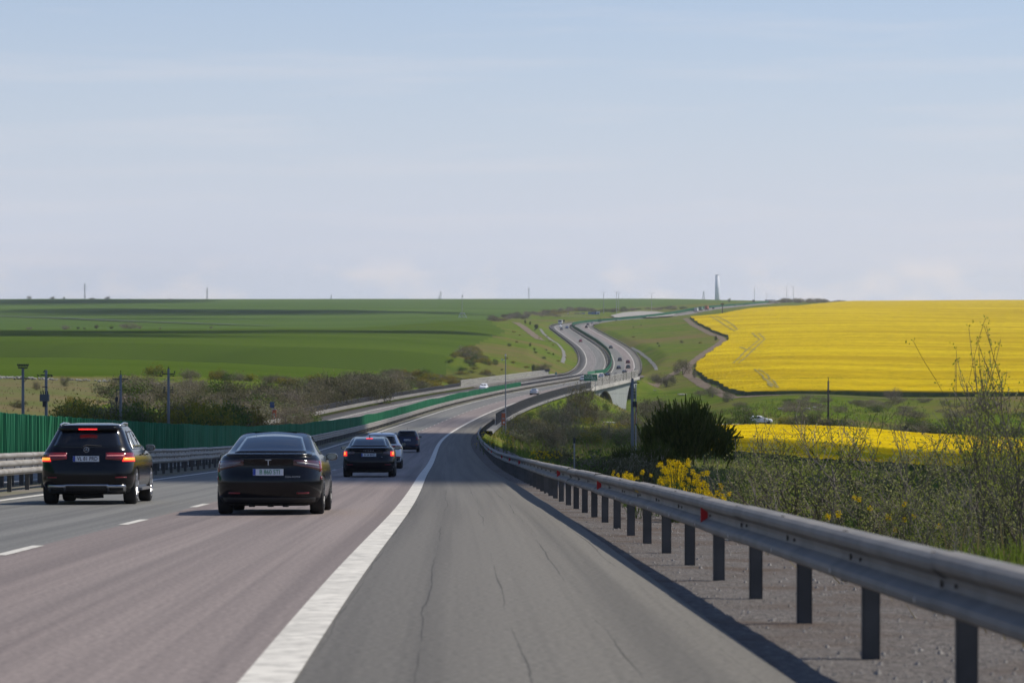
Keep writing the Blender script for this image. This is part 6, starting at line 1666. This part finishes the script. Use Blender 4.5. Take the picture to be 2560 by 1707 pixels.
for k in range(62):
    u = rng.uniform(1290, 1700); v = rng.uniform(995, 1110) if u > 1420 else rng.uniform(1045, 1110); p = hit(u, v)
    if 1470 < u < 1580 and v < 1045: continue
    Yr, d = roff(p.x, p.y)
    if d < 6: continue
    s_ = min(1.0, p.y / 420)
    bush(pick((('thicket', .3), ('grey', .26), ('yellow', .16), ('dark', .12), ('green', .16))), p, rng.uniform(1.5, 3.4) * s_, rng.uniform(2.5, 5) * s_, 'on the right bank ' + by(u, BK), group='scrub of the right-hand bank')
for k in range(90):
    u = rng.uniform(1300, 1750); Y = rng.uniform(85, 200); p = at(u, Y); Yr, d = roff(p.x, p.y)
    if d < 7.5: continue
    bush(pick((('dark', .5), ('grey', .18), ('green', .22), ('evergreen', .10))), p, rng.uniform(1.1, 2.3), rng.uniform(1.8, 3.4), 'low behind the rail ' + by(u, BK), group='low dark bushes behind the guard rail')
for k in range(34):
    if k < 12: u, v = rng.uniform(1490, 1760), 0; v = rng.uniform(np.interp(u, [1490, 1640, 1760], [835, 800, 850]), np.interp(u, [1490, 1640, 1760], [850, 900, 880]))
    else: u = rng.uniform(1250, 1420); v = rng.uniform(815, 930)
    p = hit(u, v); Yr, d = roff(p.x, p.y)
    if -28 < d < 8: continue
    bush(pick((('green', .5), ('dark', .3), ('ochre', .2))), p, rng.uniform(.5, 1.3), rng.uniform(.9, 2.4), 'dotted over the grass banks of the far bends', group='small shrubs of the far banks')

# ---- the large dark broom right of the concrete pole: sheaves of upright shoots
def broom(seed, n=2600, w=.62, h=1.0):   # w: half spread
    r = np.random.default_rng(seed)
    nb = 78
    a = r.random(nb) * 6.283; el = r.random(nb) ** .8; rad = w * np.sqrt(r.random(nb))
    top = np.stack([np.cos(a) * rad, np.sin(a) * rad, h * (.36 + .60 * np.sqrt(np.clip(1 - (rad / w) ** 2 * .75, 0, 1)) * (.72 + .30 * r.random(nb)))], -1)
    k = r.integers(0, nb, n); t = .18 * r.standard_normal(n)
    base = top[k] + r.standard_normal((n, 3)) * np.array([.062, .062, .060])
    d = top[k] * np.array([.55, .55, .6]) + r.standard_normal((n, 3)) * .16; d /= np.linalg.norm(d, axis=1)[:, None]
    L_ = (.028 + .045 * r.random(n))[:, None]; s = r.standard_normal((n, 3)); s -= d * (s * d).sum(1)[:, None]; s /= np.linalg.norm(s, axis=1)[:, None]; wd = .008 + .008 * r.random((n, 1))
    V = np.stack([base - d * L_ - s * wd, base - d * L_ + s * wd, base + d * L_ + s * wd * .5, base + d * L_ - s * wd * .5], 1).reshape(-1, 3); V[:, 2] = np.maximum(V[:, 2], .02)
    return npmesh('crown', V, np.arange(n * 4).reshape(-1, 4), [L_EVER])
def broom_bush(seed, u, Y, h, w, label, n=2600):
    p = at(u, Y); t = tag(empty('broom_bush', p, rng.uniform(0, 6)), label, 'bush')
    c = link('crown', broom(seed, n), t); c.scale = (w / 1.24, w / 1.24, h)
    s = link('trunk', skeleton(seed, stems=9, depth=2, h=.9, spread=.85, r0=.016, m=M_BARK, name='trunk'), t); s.scale = (w / 1.5, w / 1.5, h * .58)
BY = 118
_g = at(1712, BY); _h = -(1018 - VEP) / FPX * BY - _g.z
broom_bush(21, 1716, BY, _h, 222 / FPX * BY, 'large dark broom bush standing against the lower yellow field', 4600)
broom_bush(22, 1640, BY - 8, _h * .60, 120 / FPX * BY, 'lower dark broom bush at the left foot of the large one', 3000)
broom_bush(23, 1590, 150, 2.6, 2.6, 'small dark broom bush left of the concrete pole foot', 2600)

# ---- near shrubs behind the rail: forking stems with opening buds
def shrub(seed, leaf, sz=.0072, per=2, **kw):
    tips = []; sk = skeleton(seed, tips=tips, m=M_BARKL if seed % 2 else M_BARK, name='branches', **kw)
    r = np.random.default_rng(seed); C = np.array([p for p, d, l in tips for _ in range(per)]); C = C + r.standard_normal(C.shape) * .016
    V, F = quads(C, np.full(len(C), sz), r, 1.2, .3)
    return sk, npmesh('leaves', V, F, [leaf])
L_BUD = leaf_mat('opening_leaf', (.22, .23, .085), (.38, .37, .18), .45)
L_BUDG = leaf_mat('green_opening_leaf', (.15, .19, .035), (.27, .29, .075), .5)
NEAR = [shrub(51 + k, L_BUD if k % 3 else L_BUDG, stems=4, depth=3, h=.95, spread=.95, r0=.014, kids=3, curl=.28, upw=.45, sides=5) for k in range(4)] + \
       [shrub(71 + k, L_BUDG, .0068, 4, stems=5, depth=2, h=1.05, spread=.42, r0=.011, kids=4, curl=.18, upw=.9, sides=5) for k in range(2)]
NS = [(1850, 60, 1085, 1.1, 1), (1905, 56, 1010, 1.0, 2), (1960, 50, 965, 1.0, 3), (2055, 47, 935, 1.1, 0), (2150, 50, 955, 1.1, 3), (2200, 44, 1000, 1.0, 1), (2290, 44, 1000, 1.1, 2), (2340, 50, 1000, 1.1, 3), (2390, 42, 985, 1.0, 0), (2440, 46, 960, 1.0, 4), (2480, 40, 900, 0.9, 5), (2530, 42, 860, 0.9, 4), (2570, 38, 850, 0.9, 5), (2600, 44, 900, 1.0, 3), (2660, 40, 880, 1.0, 1), (2480, 36, 1120, 1.3, 2), (2350, 37, 1150, 1.3, 0), (2230, 40, 1160, 1.3, 3), (1930, 54, 1005, 1.2, 3), (2005, 49, 985, 1.2, 1), (2110, 47, 945, 1.1, 3), (2190, 52, 975, 1.3, 0), (2330, 47, 990, 1.2, 2)]
PLACE = ['with low arching stems', 'rising into the lower yellow field', 'crossing the yellow field with fine twigs', 'with a silvery bushy top beside the dark slim pole', 'with a leaning pale stem', 'in front of the yellow field', 'low beside the rail', 'with a dark forked stem', 'near the right edge', 'with upright green shoots', 'tall with feathery upright shoots', 'the tallest at the right edge', 'at the extreme right edge', 'behind the tallest upright one', 'outermost on the right', 'lowest at the right above the rail', 'low above the rail between two posts', 'low above the rail where rapeseed flowers stand', 'with a long twig leaning left over the yellow field', 'between the arching one and the silvery top', 'right of the dark slim pole with crossing twigs', 'with a long dark bare stem', 'with pale twigs before the field edge tree']
for k, (u, Y, vt, wf, kk) in enumerate(NS):
    p = at(u, Y); h = -(vt - VEP) / FPX * Y - p.z
    h = max(1.0, h); t = tag(empty('budding_shrub', (p.x, p.y, p.z - .05), rng.uniform(0, 6)), 'budding shrub ' + PLACE[k], 'shrub', 'budding shrubs behind the guard rail')
    a, b = NEAR[kk]
    for o in (link('branches', a, t), link('leaves', b, t)): o.scale = (h * .82 * wf, h * .82 * wf, h / 1.12)

# ---- flowering rapeseed plants gone wild behind the rail
M_PETAL = leaf_mat('rapeseed_flower', (.62, .43, .01), (.72, .52, .02), .3)
M_RLEAF = leaf_mat('rapeseed_stem', (.06, .10, .03), (.12, .16, .05), .3)
def rape_plant(seed):
    r = np.random.default_rng(seed); rr_ = random.Random(seed); mb = MB(); heads = []
    for s in range(6):
        a = rr_.uniform(0, 6.28); sp = rr_.uniform(.05, .30); hh = rr_.uniform(.72, 1.0) if s else 1.0
        pts = [(0, 0, -.03), (math.cos(a) * sp * .4, math.sin(a) * sp * .4, hh * .5), (math.cos(a) * sp, math.sin(a) * sp, hh)]
        mb.tube(pts, [.008, .006, .003], 4, cap=False); heads.insert(0, pts[-1]) if not s else heads.append(pts[-1])
    st = mb
    for s in range(26):
        z = rr_.uniform(.05, .7); a = rr_.uniform(0, 6.28); l = rr_.uniform(.05, .13); d = Vector((math.cos(a), math.sin(a), rr_.uniform(-.2, .5)))
        c = Vector((math.cos(a) * .05, math.sin(a) * .05, z)); q = Vector((-d.y, d.x, 0)) * .035
        st.add([c, c + d * l * .5 + q, c + d * l, c + d * l * .5 - q], [(0, 1, 2, 3)])
    return st.mesh('stems', M_RLEAF), heads
def flower_head(seed):
    r = np.random.default_rng(seed); C = np.clip(r.standard_normal((40, 3)), -1.3, 1.3) * np.array([.026, .026, .028])
    V, F = quads(C, np.full(len(C), .014), r, 1.0, .5); return npmesh('flower_head', V, F, [M_PETAL])
HEADS = [flower_head(40 + k) for k in range(4)]
RAPES = [rape_plant(90 + k) for k in range(5)]
def rape(u, Y, vt, where, group='rapeseed plants gone wild behind the rail', nh=6):
    p = at(u, Y); h = max(.5, -(vt - VEP) / FPX * Y - p.z)
    s_ = rng.uniform(.7, 1.05); t = tag(empty('rapeseed_plant', p, rng.uniform(0, 6)), 'yellow-flowering rapeseed plant ' + where, 'plant', group); a, b = rng.choice(RAPES)
    link('stems', a, t).scale = (.9, .9, h)
    for q in b[:nh]:
        o = link('flower_head', rng.choice(HEADS), t); o.location = (q[0] * .9, q[1] * .9, q[2] * h); o.scale = (s_, s_, s_ * 1.05)
for k in range(48):
    u = rng.gauss(1695, 62); u = min(max(u, 1585), 1815); Y = rng.uniform(47, 58)
    vt = 1150 + 45 * ((u - 1690) / 90) ** 2 + rng.uniform(0, 62)
    rape(u, Y, vt, ('at the front of ' if Y < 51 else 'at the back of ' if Y > 55 else 'amid ') + 'the big clump, ' + by(u, ((1640, 'left end'), (1680, 'left of its middle'), (1715, 'right of its middle'), (9999, 'right end'))), nh=4)
for k in range(9): rape(rng.uniform(1540, 1590), rng.uniform(58, 66), rng.uniform(1172, 1205), 'in the small clump left of the big one')
for k in range(26): rape(rng.uniform(1190, 1290), rng.uniform(190, 250), rng.uniform(1075, 1110), ('on the bank below the emergency phone, ' + ('upper row', 'middle row', 'lower row')[k % 3]), nh=4)
for k in range(16): rape(rng.uniform(1330, 1400), rng.uniform(120, 150), rng.uniform(1125, 1165), 'on the shaded bank near the thin marker post')
for k in range(7): rape(1790 + rng.uniform(-40, 40), rng.uniform(46, 50), rng.uniform(1200, 1250), 'in the loose tail of the big clump', nh=3)
for u, vt, w in ((2138, 1245, 'tallest of the lone ones right of the big clump'), (2075, 1290, 'low one beside a dark stem'), (2092, 1284, 'second low one beside a dark stem'), (2238, 1292, 'small one above the rail'), (2290, 1262, 'small high one among the twigs'), (2272, 1300, 'bright one above the rail post'), (2300, 1290, 'next to the bright one above the rail post'), (2340, 1312, 'last one on the right'), (2235, 1325, 'lowest one close to the rail')):
    rape(u, 41, vt, w, None, 3 if 'tallest' in w else 1)

# ---- grass: tufts near the verge, coarser tussocks on the banks
def tufts(name, P, hgt, blades, wd, m, seed):
    r = np.random.default_rng(seed); n = len(P) * blades
    B = np.repeat(P, blades, 0) + r.standard_normal((n, 3)) * np.array([1, 1, 0]) * np.repeat(hgt, blades)[:, None] * .35
    H = np.repeat(hgt, blades) * (.5 + .7 * r.random(n)); d = r.standard_normal((n, 2)) * .4
    T_ = B + np.stack([d[:, 0] * H, d[:, 1] * H, H], -1); a = r.random(n) * 6.283; w = np.stack([np.cos(a), np.sin(a), 0 * a], -1) * (wd * np.repeat(hgt, blades))[:, None]
    V = np.stack([B - w, B + w, T_ + w * .15, T_ - w * .15], 1).reshape(-1, 3); V[:, 2] -= .02
    return tag(link(name, npmesh(name, V, np.arange(n * 4).reshape(-1, 4), m)), kind='stuff')
L_GRASS = leaf_mat('grass_blade', (.085, .135, .018), (.19, .23, .045), .45)
L_STRAW = leaf_mat('dry_grass', (.16, .125, .06), (.24, .20, .10), .3)
def scatter(n, y0, y1, d0, d1, seed, pw=1.0):
    r = np.random.default_rng(seed); Y = y0 * (y1 / y0) ** r.random(n); d = d0 + (d1 - d0) * r.random(n) ** pw
    p = rp(Y, d); z = ground(p[:, 0], p[:, 1]); p[:, 2] = z
    return p, r
p, r = scatter(9000, 14, 130, 5.5, 18, 1, 1.6); tufts('grass', p, .12 + .22 * r.random(len(p)), 5, .045, [L_GRASS], 2)
p, r = scatter(2600, 12, 120, 4.9, 16, 3, 1.6); tufts('dry_grass', p, .18 + .35 * r.random(len(p)), 4, .03, [L_STRAW], 4)
p, r = scatter(9000, 120, 420, 6.2, 60, 5, 1.5); tufts('grass', p, .25 + .45 * r.random(len(p)), 4, .09, [L_GRASS], 6)
p, r = scatter(5000, 380, 860, 5.2, 90, 7, 1.4); tufts('grass', p, .35 + .6 * r.random(len(p)), 3, .14, [L_GRASS], 8)
p, r = scatter(3500, 150, 800, 6.5, 80, 9, 1.4); tufts('dry_grass', p, .4 + .6 * r.random(len(p)), 3, .12, [L_STRAW], 10)
p, r = scatter(1500, 200, 700, -27, -75, 11, 1.2); tufts('dry_grass', p, .2 + .3 * r.random(len(p)), 3, .14, [L_STRAW], 12)
# ---------------------------------------------------------------- clouds high above, whose shadows lie on the land
M_CLOUD = mat('cloud_white', (.86, .86, .87), 1.0, spec=0)
CLH = 900.0
M_THIN = bpy.data.materials.new('thin_cloud'); M_THIN.use_nodes = True
_n, _l = M_THIN.node_tree.nodes, M_THIN.node_tree.links; _n.clear()
_o = _n.new('ShaderNodeOutputMaterial'); _m = _n.new('ShaderNodeMixShader'); _d = _n.new('ShaderNodeBsdfDiffuse'); _t = _n.new('ShaderNodeBsdfTransparent')
_d.inputs['Color'].default_value = (.86, .86, .87, 1); _m.inputs[0].default_value = .20
_l.new(_t.outputs[0], _m.inputs[1]); _l.new(_d.outputs[0], _m.inputs[2]); _l.new(_m.outputs[0], _o.inputs['Surface'])
def cloud(label, pts, thick=60, thin=True):
    """lumpy cloud whose shadow covers the ground points pts = [(x, y, rx, ry)]"""
    dx, dy = SUN_DIR.x / SUN_DIR.z * CLH, SUN_DIR.y / SUN_DIR.z * CLH
    bm = bmesh.new()
    for (x, y, rx, ry) in pts:
        for q in range(5):
            fx_, fy_, s_ = rng.uniform(-.4, .4), rng.uniform(-.4, .4), rng.uniform(.45, .7)
            if q == 0: fx_ = fy_ = 0; s_ = .9
            M = Matrix.Translation((x + dx + fx_ * rx, y + dy + fy_ * ry, CLH + rng.uniform(0, thick * .3))) @ Matrix.Diagonal((rx * s_, ry * s_, thick * rng.uniform(.5, 1), 1))
            bmesh.ops.create_icosphere(bm, subdivisions=3, radius=1.0, matrix=M)
    for v in bm.verts:
        c = v.co; v.co += Vector((math.sin(c.x * .031 + c.y * .043) * 7, math.sin(c.y * .037 + c.x * .021) * 7, math.sin(c.x * .05) * 4)) * min(1, thick / 60)
    me = bpy.data.meshes.new('cloud'); bm.to_mesh(me); bm.free(); me.materials.append(M_THIN if thin else M_CLOUD)
    me.polygons.foreach_set('use_smooth', np.ones(len(me.polygons), bool))
    tag(link('cloud', me), label, 'cloud', 'fair-weather clouds overhead')
cloud('small white cloud whose shadow lies across the near road', [(-8, 225, 62, 150), (50, 230, 60, 150), (-62, 200, 34, 100), (110, 300, 66, 150), (22, 120, 30, 42)], 30, False)
cloud('flat white cloud shading the near part of the lower yellow field', [(50, 432, 70, 62), (130, 432, 80, 66), (210, 436, 70, 62)], 24)
cloud('long cloud shading the rim of the near wheat field', [(-300, 1290, 90, 95), (-210, 1290, 80, 90), (-120, 1330, 80, 80), (-45, 1390, 55, 45), (-240, 1180, 80, 70), (-150, 1190, 70, 60)], 40)
cloud('thin cloud shading the middle of the near wheat field', [(-170, 905, 46, 34), (-120, 895, 40, 26)], 16)
cloud('long cloud shading the far left field', [(-330, 2400, 90, 260), (-240, 2380, 90, 300), (-150, 2400, 70, 260)], 60)
cloud('second long cloud shading the far left field', [(-580, 3400, 120, 650), (-450, 3500, 110, 600)], 80)
cloud('thin cloud crossing the far left field', [(-250, 2000, 60, 22), (-180, 1990, 50, 18)], 20)
cloud('small cloud shading the far field below the irrigation mast', [(-70, 2420, 50, 70), (-30, 2330, 30, 30)], 30)
HAZE = 5.5e-5
# ---------------------------------------------------------------- haze
hz = MB(); hz.box((0, 0, 12), (16000, 16000, 110))
M_HAZE = bpy.data.materials.new('haze'); M_HAZE.use_nodes = True
_hn, _hl = M_HAZE.node_tree.nodes, M_HAZE.node_tree.links
for q in list(_hn):
    if q.type != 'OUTPUT_MATERIAL': _hn.remove(q)
_pv = _hn.new('ShaderNodeVolumePrincipled')
_pv.inputs['Color'].default_value = (.86, .90, 1.0, 1); _pv.inputs['Density'].default_value = HAZE
_pv.inputs['Anisotropy'].default_value = .3
_hl.new(_pv.outputs[0], [q for q in _hn if q.type == 'OUTPUT_MATERIAL'][0].inputs['Volume'])
tag(hz.build('haze', M_HAZE), kind='stuff')
